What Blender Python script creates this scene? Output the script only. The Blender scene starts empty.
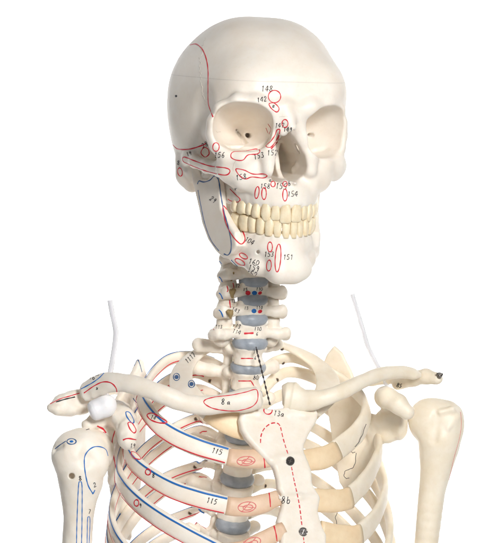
import bpy, bmesh, math, random
import numpy as np
from mathutils import Vector, Matrix
from mathutils.bvhtree import BVHTree
random.seed(7)
rng = np.random.default_rng(7)
scene = bpy.context.scene
COL = scene.collection
# ---------------------------------------------------------------- camera model (all modelling in centimetres)
D = 230.0            # camera distance
S = 12.3             # photo pixels per cm on the plane Y = 0
CX, CY = 240.0, 271.5
CAM = np.array([0.0, -D, 0.0])
def at(px, py, Y):
    k = (D + Y) / D
    return np.array([(px - CX) / S * k, Y, (CY - py) / S * k])
def ray(px, py):
    d = np.array([(px - CX) / S, D, (CY - py) / S])
    return d / np.linalg.norm(d)
def rotz(a):
    c, s = math.cos(a), math.sin(a)
    return np.array([[c, -s, 0], [s, c, 0], [0, 0, 1.0]])
def rotx(a):
    c, s = math.cos(a), math.sin(a)
    return np.array([[1, 0, 0], [0, c, -s], [0, s, c.real]])
def roty(a):
    c, s = math.cos(a), math.sin(a)
    return np.array([[c, 0, s], [0, 1, 0], [-s, 0, c]])
class Frame:
    def __init__(self, o, R):
        self.o, self.R = np.array(o, float), R
    def w(self, p):
        return np.asarray(p) @ self.R.T + self.o
    def l(self, p):
        return (np.asarray(p) - self.o) @ self.R
    def pix(self, px, py, yl):
        """local point seen at photo pixel (px, py) whose local depth is yl"""
        o, d = self.l(CAM), ray(px, py) @ self.R
        t = (yl - o[1]) / d[1]
        return o + d * t
    def pixx(self, px, py, xl):
        o, d = self.l(CAM), ray(px, py) @ self.R
        t = (xl - o[0]) / d[0]
        return o + d * t
def V(*a): return np.array(a, float)
def nrm(v):
    v = np.asarray(v, float); return v / (np.linalg.norm(v) + 1e-12)
# ---------------------------------------------------------------- signed distance fields and surface nets
class SDF:
    def __init__(self, lo, hi, h):
        self.lo = np.array(lo, float); self.h = h
        self.n = (np.ceil((np.array(hi) - self.lo) / h).astype(int) + 1)
        self.g = np.full(self.n, 5.0, np.float32)
        self.ax = [(self.lo[i] + h * np.arange(self.n[i])).astype(np.float32) for i in range(3)]
    def box(self, lo, hi):
        s = []
        for i in range(3):
            a = max(0, int(math.floor((lo[i] - self.lo[i]) / self.h)))
            b = min(self.n[i], int(math.ceil((hi[i] - self.lo[i]) / self.h)) + 1)
            if b <= a: return None, None
            s.append(slice(a, b))
        X = [self.ax[0][s[0]][:, None, None], self.ax[1][s[1]][None, :, None], self.ax[2][s[2]][None, None, :]]
        return tuple(s), X
    def put(self, s, d, k, mode):
        a = self.g[s]
        if mode == 'add':
            if k > 0:
                h = np.maximum(k - np.abs(a - d), 0)
                r = np.minimum(a, d) - h * h / (4 * k)
            else: r = np.minimum(a, d)
        else:
            d = -d
            if k > 0:
                h = np.maximum(k - np.abs(a - d), 0)
                r = np.maximum(a, d) + h * h / (4 * k)
            else: r = np.maximum(a, d)
        self.g[s] = r
    def ell(self, c, r, R=None, k=0.3, mode='add'):
        c = np.array(c, float); r = np.array(r, float)
        m = (max(r) if R is not None else r) + k * 2 + 0.3
        s, X = self.box(c - m, c + m)
        if s is None: return
        P = [(X[i] - c[i]) for i in range(3)]
        if R is not None:
            P = [P[0] * R[0, j] + P[1] * R[1, j] + P[2] * R[2, j] for j in range(3)]
        q = [(P[i] / r[i]) for i in range(3)]
        k0 = np.sqrt(q[0] ** 2 + q[1] ** 2 + q[2] ** 2)
        k1 = np.sqrt((q[0] / r[0]) ** 2 + (q[1] / r[1]) ** 2 + (q[2] / r[2]) ** 2) + 1e-6
        self.put(s, (k0 * (k0 - 1) / k1).astype(np.float32), k, mode)
    def cap(self, a, b, ra, rb=None, k=0.25, mode='add', flat=None):
        """tapered capsule; flat = (direction, factor): thinner by factor along direction"""
        a = np.array(a, float); b = np.array(b, float); rb = ra if rb is None else rb
        m = max(ra, rb) + 2 * k + 0.3
        s, X = self.box(np.minimum(a, b) - m, np.maximum(a, b) + m)
        if s is None: return
        P = [X[i] - a[i] for i in range(3)]; ab = b - a
        if flat is not None:
            n = nrm(flat[0]); f = flat[1] - 1
            dn = P[0] * n[0] + P[1] * n[1] + P[2] * n[2]
            P = [P[i] + n[i] * dn * f for i in range(3)]
            ab = ab + n * ab.dot(n) * f
        L = ab.dot(ab) + 1e-9
        t = np.clip((P[0] * ab[0] + P[1] * ab[1] + P[2] * ab[2]) / L, 0, 1)
        d = np.sqrt(sum((P[i] - t * ab[i]) ** 2 for i in range(3))) - (ra + t * (rb - ra))
        if flat is not None: d = d / (1 + 0.35 * (flat[1] - 1))
        self.put(s, d.astype(np.float32), k, mode)
    def chain(self, pts, rad, k=0.25, mode='add', flat=None):
        rad = [rad] * len(pts) if np.isscalar(rad) else rad
        for i in range(len(pts) - 1):
            self.cap(pts[i], pts[i + 1], rad[i], rad[i + 1], k, mode, flat)
    def plate(self, poly, half, rnd=0.1, k=0.2, mode='add', curve=None, n=None):
        """rounded slab on a 3-D polygon lying near one plane"""
        poly = np.array(poly, float); o = poly.mean(0)
        if n is None:
            u_, s_, vt = np.linalg.svd(poly - o); n = vt[2]
        n = nrm(n); u = nrm(np.cross(n, [0.31, 0.2, 1.0])); v = np.cross(n, u)
        uv = np.stack([(poly - o) @ u, (poly - o) @ v], 1)
        m = half + 2 * k + 0.3 + (abs(curve) if curve else 0)
        lo = poly.min(0); hi = poly.max(0)
        lo = np.minimum(lo, (poly - n * half).min(0)); lo = np.minimum(lo, (poly + n * half).min(0)) - (2 * k + .3)
        hi = np.maximum(hi, (poly - n * half).max(0)); hi = np.maximum(hi, (poly + n * half).max(0)) + (2 * k + .3)
        s, X = self.box(lo, hi)
        if s is None: return
        P = [X[i] - o[i] for i in range(3)]
        U = (P[0] * u[0] + P[1] * u[1] + P[2] * u[2]).astype(np.float32)
        W = (P[0] * v[0] + P[1] * v[1] + P[2] * v[2]).astype(np.float32)
        N = (P[0] * n[0] + P[1] * n[1] + P[2] * n[2]).astype(np.float32)
        dd = np.full(U.shape, 1e9, np.float32); inside = np.zeros(U.shape, bool)
        M = len(uv)
        for i in range(M):
            p, q = uv[i], uv[(i + 1) % M]
            ex, ey = q - p
            wx, wy = U - p[0], W - p[1]
            t = np.clip((wx * ex + wy * ey) / (ex * ex + ey * ey + 1e-9), 0, 1)
            dd = np.minimum(dd, (wx - ex * t) ** 2 + (wy - ey * t) ** 2)
            c = ((p[1] <= W) != (q[1] <= W)) & (U < ex * (W - p[1]) / (ey if abs(ey) > 1e-9 else 1e-9) + p[0])
            inside ^= c
        d2 = np.sqrt(dd); d2[inside] *= -1
        a = d2 + rnd; b = np.abs(N) - half + rnd
        d = np.minimum(np.maximum(a, b), 0) + np.sqrt(np.maximum(a, 0) ** 2 + np.maximum(b, 0) ** 2) - rnd
        self.put(s, d.astype(np.float32), k, mode)
    def socket(self, c, ax, up, ru, rv, L, p=2.5, k=0.25):
        """subtract a tapered eye socket: opening ru x rv, depth L along ax"""
        ax = nrm(ax); u = nrm(np.cross(up, ax)); v = np.cross(ax, u)
        m = max(ru, rv, L) + 1.0
        s, X = self.box(c - m, c + m)
        P = [X[i] - c[i] for i in range(3)]
        U = P[0] * u[0] + P[1] * u[1] + P[2] * u[2]
        W = P[0] * v[0] + P[1] * v[1] + P[2] * v[2]
        A = P[0] * ax[0] + P[1] * ax[1] + P[2] * ax[2]
        sc = np.where(A > 0, np.clip(1 - np.clip(A / L, 0, 1) ** 1.25, 0, 1) ** .8, 1.0 - 0.04 * A)
        q = (np.abs(U / ru) ** p + np.abs(W / rv) ** p) ** (1 / p)
        d = np.maximum((q - sc) * min(ru, rv) * 0.8, A - L)
        d = np.maximum(d, -A - 2.5)
        self.put(s, d.astype(np.float32), k, 'sub')
    def hit(self, px, py):
        """first surface point along the sight line through a photo pixel (grid in skull coordinates)"""
        o, d = H.l(CAM), ray(px, py) @ H.R
        t = np.arange(D - 14, D + 12, self.h * .5)
        P = o + d * t[:, None]
        i = np.clip(np.round((P - self.lo) / self.h).astype(int), 0, self.n - 1)
        v = self.g[i[:, 0], i[:, 1], i[:, 2]]
        return P[np.argmax(v < 0)]
    def rough(self, amp, cell, seed=0):
        """gentle organic unevenness"""
        r = np.random.default_rng(seed)
        for c, a in ((cell, amp), (cell * .45, amp * .5)):
            n = [int(self.n[i] * self.h / c) + 3 for i in range(3)]
            g = r.normal(0, 1, n).astype(np.float32)
            for axx in range(3):
                m = self.n[axx]
                t = np.arange(m) * self.h / c
                i = np.minimum(t.astype(int), n[axx] - 2); f = (t - i); f = f * f * (3 - 2 * f)
                sh = [1, 1, 1]; sh[axx] = m
                f = f.reshape(sh).astype(np.float32)
                g = np.take(g, i, axx) * (1 - f) + np.take(g, i + 1, axx) * f
            self.g += (g * a).astype(np.float32)
    def mesh(self):
        g = self.g; h = self.h
        neg = g < 0
        n = self.n
        cnt = np.zeros(n - 1, np.int8)
        for i in (0, 1):
            for j in (0, 1):
                for k in (0, 1):
                    cnt += neg[i:n[0] - 1 + i, j:n[1] - 1 + j, k:n[2] - 1 + k]
        act = (cnt > 0) & (cnt < 8)
        I = np.argwhere(act)
        idx = np.full(act.shape, -1, np.int32); idx[act] = np.arange(len(I))
        off = [(i, j, k) for i in (0, 1) for j in (0, 1) for k in (0, 1)]
        val = np.stack([g[I[:, 0] + o[0], I[:, 1] + o[1], I[:, 2] + o[2]] for o in off], 1)
        acc = np.zeros((len(I), 3)); num = np.zeros(len(I))
        for a in range(8):
            for b in range(a + 1, 8):
                df = [off[b][t] - off[a][t] for t in range(3)]
                if sum(abs(x) for x in df) != 1: continue
                va, vb = val[:, a], val[:, b]
                m = (va < 0) != (vb < 0)
                t = np.where(m, va / np.where(m, va - vb, 1), 0)
                p = np.array(off[a])[None] + t[:, None] * np.array(df)[None]
                acc[m] += p[m]; num += m
        P = (I + acc / num[:, None]) * h + self.lo
        F = []
        for axx in range(3):
            b, c = (axx + 1) % 3, (axx + 2) % 3
            sl0 = [slice(None)] * 3; sl1 = [slice(None)] * 3
            sl0[axx] = slice(0, n[axx] - 1); sl1[axx] = slice(1, n[axx])
            for ax2 in (b, c):
                sl0[ax2] = slice(1, n[ax2] - 1); sl1[ax2] = slice(1, n[ax2] - 1)
            A0, A1 = neg[tuple(sl0)], neg[tuple(sl1)]
            E = np.argwhere(A0 != A1)
            if not len(E): continue
            st = A0[E[:, 0], E[:, 1], E[:, 2]]
            E[:, b] += 1; E[:, c] += 1
            def cell(db, dc):
                Q = E.copy(); Q[:, b] -= db; Q[:, c] -= dc
                return idx[Q[:, 0], Q[:, 1], Q[:, 2]]
            q = np.stack([cell(1, 1), cell(0, 1), cell(0, 0), cell(1, 0)], 1)
            q[~st] = q[~st][:, ::-1]
            F.append(q)
        F = np.concatenate(F); F = F[(F >= 0).all(1)]
        return P, F
# ---------------------------------------------------------------- mesh helpers
class Geo:
    """verts / faces in cm with a material slot per face"""
    def __init__(self): self.v, self.f, self.m = [], [], []; self.n = 0
    def add(self, v, f, m=0):
        v = np.asarray(v, float); self.v.append(v)
        self.f.append((np.asarray(f) + self.n)); self.m.append(m); self.n += len(v)
    def bvh(self):
        v = np.concatenate(self.v)
        return BVHTree.FromPolygons([tuple(p) for p in v], [tuple(int(i) for i in q) for f in self.f for q in f])
def smooth_mesh(P, F, it=2, lam=0.5):
    """light Laplacian smoothing so that no voxel stepping is left"""
    e = np.concatenate([F[:, [0, 1]], F[:, [1, 2]], F[:, [2, 3]], F[:, [3, 0]]])
    e = np.concatenate([e, e[:, ::-1]])
    for j in range(it):
        for l in (lam, -lam * 1.04):
            s = np.zeros_like(P); c = np.zeros(len(P))
            for a in range(3): s[:, a] = np.bincount(e[:, 0], P[e[:, 1], a], len(P))
            c = np.bincount(e[:, 0], minlength=len(P)).astype(float)
            P = P + l * (s / np.maximum(c, 1)[:, None] - P)
    return P
def build(name, geo, mats, parent=None, smooth=True, origin=None):
    v = np.concatenate(geo.v)
    o = (v.min(0) + v.max(0)) / 2 if origin is None else np.asarray(origin)
    me = bpy.data.meshes.new(name)
    vv = (v - o) * 0.01
    me.vertices.add(len(vv)); me.vertices.foreach_set('co', vv.astype(np.float32).ravel())
    fl = [np.asarray(f) for f in geo.f]
    sizes = np.concatenate([np.full(len(f), f.shape[1]) for f in fl])
    loops = np.concatenate([f.ravel() for f in fl])
    me.loops.add(len(loops)); me.loops.foreach_set('vertex_index', loops.astype(np.int32))
    me.polygons.add(len(sizes))
    st = np.concatenate([[0], np.cumsum(sizes)[:-1]])
    me.polygons.foreach_set('loop_start', st.astype(np.int32))
    mi = np.concatenate([np.full(len(f), m) for f, m in zip(fl, geo.m)])
    for m in mats: me.materials.append(m)
    me.polygons.foreach_set('material_index', mi.astype(np.int32))
    me.polygons.foreach_set('use_smooth', np.full(len(sizes), smooth))
    me.update(calc_edges=True); me.validate()
    ob = bpy.data.objects.new(name, me); COL.objects.link(ob)
    po = np.zeros(3)
    if parent is not None:
        ob.parent = parent
        q = parent
        while q is not None: po = po + np.array(q.location); q = q.parent
    ob.location = o * 0.01 - po
    return ob
def from_sdf(sd, frame=None, it=2):
    P, F = sd.mesh(); P = smooth_mesh(P, F, it)
    if frame is not None: P = frame.w(P)
    g = Geo(); g.add(P, F, 0); return g
def catmull(pts, n=8, extra=None):
    pts = np.array(pts, float); m = len(pts)
    P = np.vstack([2 * pts[0] - pts[1], pts, 2 * pts[-1] - pts[-2]])
    out = []
    for i in range(m - 1):
        a, b, c, d = P[i:i + 4]
        for t in np.arange(n) / n:
            out.append(0.5 * (2 * b + (c - a) * t + (2 * a - 5 * b + 4 * c - d) * t * t + (3 * b - a - 3 * c + d) * t ** 3))
    out.append(pts[-1]); return np.array(out)
def sweep(path, nrmls, wid, thk, sides=16, pw=2.4, cap=True, jit=0.0, seed=1):
    """superellipse section swept along path; thk along the normal, wid across it. Returns verts, faces, frames"""
    path = np.array(path); n = len(path)
    wid = np.broadcast_to(wid, n); thk = np.broadcast_to(thk, n)
    T = np.gradient(path, axis=0); T /= np.linalg.norm(T, axis=1)[:, None]
    N = np.array(nrmls); N = N - T * (N * T).sum(1)[:, None]; N /= np.linalg.norm(N, axis=1)[:, None]
    B = np.cross(T, N)
    r = np.random.default_rng(seed)
    th = np.arange(sides) * 2 * np.pi / sides
    cu = np.sign(np.cos(th)) * np.abs(np.cos(th)) ** (2 / pw); cv = np.sign(np.sin(th)) * np.abs(np.sin(th)) ** (2 / pw)
    ph = r.uniform(0, 6, 4); s = np.arange(n)
    jw = 1 + jit * (np.sin(s * .37 + ph[0]) + .6 * np.sin(s * .83 + ph[1])); jt = 1 + jit * np.sin(s * .55 + ph[2])
    v = path[:, None] + B[:, None] * (cu[None, :, None] * (wid * jw)[:, None, None] / 2) + N[:, None] * (cv[None, :, None] * (thk * jt)[:, None, None] / 2)
    v = v.reshape(-1, 3); f = []
    i = np.arange(n - 1)[:, None] * sides; j = np.arange(sides)[None]; j2 = (j + 1) % sides
    q = np.stack([i + j, i + j2, i + sides + j2, i + sides + j], -1).reshape(-1, 4)
    faces = [q]
    if cap:
        c0, c1 = len(v), len(v) + 1
        v = np.vstack([v, path[:1], path[-1:]])
        js = np.arange(sides); j2 = (js + 1) % sides
        t0 = np.stack([np.full(sides, c0), j2, js, ], 1)
        b = (n - 1) * sides
        t1 = np.stack([np.full(sides, c1), b + js, b + j2], 1)
        faces += [t0, t1]
    return v, faces, (path, T, N, B)
def geo_sweep(g, *a, mat=0, **k):
    v, fs, fr = sweep(*a, **k)
    base = g.n
    g.v.append(v); g.n += len(v)
    for f in fs: g.f.append(f + base); g.m.append(mat)
    return fr
def tube(g, pts, r, mat=0, sides=10, n=6, smooth=True):
    p = catmull(pts, n) if smooth and len(pts) > 2 else np.array(pts, float)
    if len(p) == 2: p = np.linspace(p[0], p[1], 4)
    t = p[-1] - p[0]
    ref = V(0, 0, 1) if abs(nrm(t)[2]) < .8 else V(0, 1, 0)
    if np.isscalar(r): rr = r * 2
    else: rr = np.interp(np.linspace(0, 1, len(p)), np.linspace(0, 1, len(r)), r) * 2
    return geo_sweep(g, p, np.tile(ref, (len(p), 1)), rr, rr, sides=sides, pw=2.0, mat=mat)
def ribbon(g, P, N, w, mat, lift=0.022, close=False):
    """thin line of paint lying on a surface: points P, surface normals N (cm)"""
    P = np.array(P); N = np.array(N); n = len(P)
    if n < 2: return
    T = np.gradient(P, axis=0); T /= (np.linalg.norm(T, axis=1)[:, None] + 1e-9)
    B = np.cross(T, N); B /= (np.linalg.norm(B, axis=1)[:, None] + 1e-9)
    w = np.broadcast_to(w, n)[:, None]
    a = P + B * w / 2 - N * 0.004; b = P + B * w * .3 + N * lift; c = P - B * w * .3 + N * lift; d = P - B * w / 2 - N * 0.004
    v = np.stack([a, b, c, d], 1).reshape(-1, 3)
    i = np.arange(n - 1) * 4
    f = np.concatenate([np.stack([i + k, i + k + 1, i + k + 5, i + k + 4], 1) for k in range(3)])
    g.add(v, f[:, ::-1], mat)
def cast(bvh, px, py):
    d = ray(px, py)
    h = bvh.ray_cast(Vector(CAM), Vector(d))
    if h[0] is None: return None
    nn = np.array(h[1]);
    if nn.dot(d) > 0: nn = -nn
    return np.array(h[0]), nn
def line(g, bvh, pts, w=1.3, mat=1, close=False, curve=True, jump=0.5, dash=None, ph=0):
    """hand drawn line given by photo pixels, laid on the bone by ray casting"""
    pts = [np.array(p, float) for p in pts]
    if close:
        m = len(pts); P = np.array([pts[-1]] + pts + pts[:2]); out = []
        for i in range(m):
            a, b, c, d = P[i:i + 4]
            L = max(3, int(np.linalg.norm(c - b) / 0.9))
            for t in np.arange(L) / L:
                out.append(0.5 * (2 * b + (c - a) * t + (2 * a - 5 * b + 4 * c - d) * t * t + (3 * b - a - 3 * c + d) * t ** 3))
        out.append(out[0]); out.append(out[1])
    elif curve and len(pts) > 2:
        P = [2 * pts[0] - pts[1]] + pts + [2 * pts[-1] - pts[-2]]; out = []
        for i in range(len(pts) - 1):
            a, b, c, d = P[i:i + 4]
            L = max(2, int(np.linalg.norm(c - b) / 0.9))
            for t in np.arange(L) / L:
                out.append(0.5 * (2 * b + (c - a) * t + (2 * a - 5 * b + 4 * c - d) * t * t + (3 * b - a - 3 * c + d) * t ** 3))
        out.append(pts[-1])
    else:
        out = []
        for a, b in zip(pts[:-1], pts[1:]):
            L = max(1, int(np.linalg.norm(b - a) / 0.7))
            out += [a + (b - a) * t / L for t in range(L)]
        out.append(pts[-1])
    run, rn, last = [], [], None
    def flush():
        if len(run) > 1:
            q = np.array(run); nn = np.array(rn)
            for _ in range(2):
                if len(q) > 4: nn[1:-1] = nn[:-2] * .25 + nn[1:-1] * .5 + nn[2:] * .25
            nn /= np.linalg.norm(nn, axis=1)[:, None]
            W = .84 * w / S * (1 + .18 * np.sin(np.arange(len(q)) * .7 + rng.uniform(0, 6)))
            ribbon(g, q, nn, W, mat)
    for i, p in enumerate(out):
        h = cast(bvh, *p)
        if dash and (i + ph) % (dash[0] + dash[1]) >= dash[0]: h = None
        if h is None or (last is not None and np.linalg.norm(h[0] - last) > jump):
            flush(); run.clear(); rn.clear(); last = None
            if h is None: continue
        run.append(h[0]); rn.append(h[1]); last = h[0]
    flush()
FONT = {
 '0': [[(.5, 1), (.15, .8), (.1, .3), (.4, 0), (.75, .2), (.8, .7), (.5, 1)]],
 '1': [[(.3, .8), (.55, 1), (.5, .5), (.5, 0)]],
 '2': [[(.1, .75), (.35, 1), (.75, .85), (.65, .5), (.1, .02), (.85, .05)]],
 '3': [[(.15, .9), (.5, 1), (.75, .8), (.4, .55), (.75, .35), (.6, .05), (.1, .08)]],
 '4': [[(.6, 0), (.65, 1), (.05, .35), (.9, .38)]],
 '5': [[(.8, 1), (.25, .97), (.2, .58), (.65, .55), (.75, .2), (.45, 0), (.1, .08)]],
 '6': [[(.7, 1), (.3, .7), (.15, .25), (.45, 0), (.75, .22), (.5, .5), (.18, .3)]],
 '7': [[(.1, .95), (.85, .98), (.4, 0)]],
 '8': [[(.5, .52), (.18, .78), (.5, 1), (.78, .78), (.5, .52), (.12, .2), (.5, 0), (.85, .22), (.5, .52)]],
 '9': [[(.75, .75), (.45, 1), (.18, .72), (.45, .5), (.76, .75), (.6, 0)]],
 'a': [[(.75, .5), (.4, .6), (.12, .3), (.35, 0), (.72, .3)], [(.76, .58), (.74, .15), (.9, .02)]],
 'b': [[(.15, 1), (.15, .05), (.6, .02), (.75, .3), (.5, .52), (.18, .4)]],
 'x': [[(.1, .6), (.8, 0)], [(.8, .6), (.1, 0)]],
 '-': [[(.1, .5), (.8, .5)]],
 'F': [[(.2, 0), (.2, 1), (.8, 1)], [(.2, .55), (.65, .55)]],
}
def text(g, bvh, s, px, py, size=7, rot=0, mat=3, w=0.95, sp=.72):
    """handwritten characters; (px, py) is the lower left corner in the photo"""
    size *= .8; w *= .86; py -= size * .1
    c, sn = math.cos(math.radians(rot)), math.sin(math.radians(rot)); x = 0
    for ch in s:
        for st in FONT[ch]:
            pts = []
            for (u, v) in st:
                a = (x + u * .62 + .12 * v) * size + rng.normal(0, .12); b = v * size + rng.normal(0, .12)
                pts.append((px + a * c - b * sn, py - a * sn - b * c))
            line(g, bvh, pts, w=w, mat=mat)
        x += sp
def oval(cx, cy, rx, ry, rot=0, n=10):
    c, s = math.cos(math.radians(rot)), math.sin(math.radians(rot))
    return [(cx + rx * math.cos(t) * c + ry * math.sin(t) * s, cy - rx * math.cos(t) * s + ry * math.sin(t) * c) for t in np.arange(n) * 2 * math.pi / n]
def blob(g, bvh, cx, cy, r, mat, rot=0, ry=None):
    """filled dot of paint"""
    ry = r if ry is None else ry
    h0 = cast(bvh, cx, cy)
    if h0 is None: return
    v = [h0[0] + h0[1] * .03]; rings = 3; n = 14
    for k in range(1, rings + 1):
        for p in oval(cx, cy, r * k / rings, ry * k / rings, rot, n):
            h = cast(bvh, *p)
            q = h[0] + h[1] * (.03 if k < rings else .0) if h is not None and np.linalg.norm(h[0] - h0[0]) < 1.0 else h0[0]
            v.append(q)
    f = [(0, 1 + j, 1 + (j + 1) % n, 1 + (j + 1) % n) for j in range(n)]
    for k in range(rings - 1):
        a = 1 + k * n
        f += [(a + j, a + n + j, a + n + (j + 1) % n, a + (j + 1) % n) for j in range(n)]
    tri = np.array([q[:3] for q in f[:n]]); quad = np.array(f[n:])
    b = g.n; g.v.append(np.array(v)); g.n += len(v)
    g.f += [tri + b, quad + b]; g.m += [mat, mat]
# ---------------------------------------------------------------- materials
def srgb(r, g, b):
    f = lambda c: ((c / 255 + .055) / 1.055) ** 2.4 if c > 10 else c / 255 / 12.92
    return (f(r), f(g), f(b), 1)
def plastic(name, c1, c2, rough=.42, sss=.2, bump=.22, scale=60, spec=.4, trans=0.0):
    m = bpy.data.materials.new(name); m.use_nodes = True
    nt = m.node_tree; b = nt.nodes['Principled BSDF']; N = nt.nodes.new
    tc = N('ShaderNodeTexCoord')
    no = N('ShaderNodeTexNoise'); no.inputs['Scale'].default_value = scale; no.inputs['Detail'].default_value = 6
    no.inputs['Roughness'].default_value = .62
    nt.links.new(tc.outputs['Object'], no.inputs['Vector'])
    cr = N('ShaderNodeValToRGB'); cr.color_ramp.elements[0].position = .34; cr.color_ramp.elements[1].position = .62
    cr.color_ramp.elements[0].color = c2; cr.color_ramp.elements[1].color = c1
    nt.links.new(no.outputs['Fac'], cr.inputs['Fac'])
    n3 = N('ShaderNodeTexNoise'); n3.inputs['Scale'].default_value = scale * 14; n3.inputs['Detail'].default_value = 3
    nt.links.new(tc.outputs['Object'], n3.inputs['Vector'])
    r3 = N('ShaderNodeValToRGB'); r3.color_ramp.elements[0].position = .3; r3.color_ramp.elements[1].position = .43
    r3.color_ramp.elements[0].color = (.84, .79, .72, 1); r3.color_ramp.elements[1].color = (1, 1, 1, 1)
    nt.links.new(n3.outputs['Fac'], r3.inputs['Fac'])
    mu = N('ShaderNodeMixRGB'); mu.blend_type = 'MULTIPLY'; mu.inputs['Fac'].default_value = .16
    nt.links.new(cr.outputs['Color'], mu.inputs['Color1']); nt.links.new(r3.outputs['Color'], mu.inputs['Color2'])
    nt.links.new(mu.outputs['Color'], b.inputs['Base Color'])
    n2 = N('ShaderNodeTexNoise'); n2.inputs['Scale'].default_value = scale * 5; n2.inputs['Detail'].default_value = 5
    nt.links.new(tc.outputs['Object'], n2.inputs['Vector'])
    mp = N('ShaderNodeMapRange'); mp.inputs['To Min'].default_value = rough - .1; mp.inputs['To Max'].default_value = rough + .14
    nt.links.new(no.outputs['Fac'], mp.inputs['Value']); nt.links.new(mp.outputs['Result'], b.inputs['Roughness'])
    bp = N('ShaderNodeBump'); bp.inputs['Strength'].default_value = bump; bp.inputs['Distance'].default_value = .0012
    mx = N('ShaderNodeMath'); mx.operation = 'MULTIPLY_ADD'; mx.inputs[1].default_value = .5
    nt.links.new(n2.outputs['Fac'], mx.inputs[0]); nt.links.new(no.outputs['Fac'], mx.inputs[2])
    nt.links.new(mx.outputs[0], bp.inputs['Height']); nt.links.new(bp.outputs['Normal'], b.inputs['Normal'])
    b.inputs['Specular IOR Level'].default_value = spec
    if sss:
        b.inputs['Subsurface Weight'].default_value = sss
        b.inputs['Subsurface Radius'].default_value = (1, .62, .38); b.inputs['Subsurface Scale'].default_value = .0035
    if trans:
        b.inputs['Transmission Weight'].default_value = trans
    return m
def flat(name, c, rough=.5, metal=0.0):
    m = bpy.data.materials.new(name); m.use_nodes = True; nt = m.node_tree; b = nt.nodes['Principled BSDF']
    no = nt.nodes.new('ShaderNodeTexNoise'); no.inputs['Scale'].default_value = 900
    mx = nt.nodes.new('ShaderNodeMixRGB'); mx.blend_type = 'MULTIPLY'; mx.inputs['Fac'].default_value = .12
    mx.inputs['Color1'].default_value = c
    nt.links.new(no.outputs['Color'], mx.inputs['Color2']) if False else nt.links.new(no.outputs['Fac'], mx.inputs['Color2'])
    nt.links.new(mx.outputs['Color'], b.inputs['Base Color'])
    b.inputs['Roughness'].default_value = rough; b.inputs['Metallic'].default_value = metal
    return m
BONE = plastic('ivory_bone_plastic', srgb(247, 239, 227), srgb(241, 230, 214))
BONE_SKULL = plastic('skull_bone_plastic', srgb(247, 239, 228), srgb(242, 231, 217), scale=45, bump=.07)
BONE_CREAM = plastic('cream_bone_plastic', srgb(247, 237, 219), srgb(240, 227, 204))
TOOTH = plastic('tooth_ivory', srgb(246, 232, 202), srgb(234, 212, 174), rough=.32, bump=.05, scale=120)
DISC = plastic('grey_disc_rubber', srgb(172, 179, 188), srgb(146, 154, 164), rough=.36, scale=90)
CART_L = plastic('amber_cartilage', srgb(243, 221, 186), srgb(233, 206, 168), rough=.4)
CART_R = plastic('pink_cartilage', srgb(233, 204, 176), srgb(219, 184, 155), rough=.45)
WHITE = plastic('white_plastic', srgb(246, 245, 247), srgb(240, 239, 242), rough=.35, bump=.03)
NERVE = plastic('olive_nerve', srgb(160, 138, 96), srgb(138, 116, 74), rough=.55)
RED = flat('red_paint', srgb(222, 30, 52)); BLUE = flat('blue_paint', srgb(24, 112, 192)); BLACK = flat('black_ink', srgb(38, 34, 38))
NAVY = flat('navy_paint', srgb(64, 98, 146)); PINK = flat('faded_red_paint', srgb(226, 120, 116)); SEAM = flat('seam_shade', srgb(230, 220, 208))
STEEL = flat('dark_steel', srgb(120, 114, 108), .3, .7); INK = flat('blackened_steel', srgb(44, 38, 36), .45, .2); BRASS = flat('tarnished_screw', srgb(150, 130, 104), .4, .0); WIRE = flat('dark_wire', srgb(66, 60, 62), .4, .2)
MK = [None, RED, BLUE, BLACK, NAVY, PINK, SEAM]
def mats(b): return [b] + MK[1:]
# ---------------------------------------------------------------- top-level thing
skel = bpy.data.objects.new('anatomical_skeleton', None); COL.objects.link(skel)
skel.location = (0, 0.03, -0.24); skel.empty_display_size = .05
skel['label'] = 'ivory teaching skeleton painted with red and blue muscle outlines and small handwritten numbers'
skel['category'] = 'skeleton'
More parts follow.
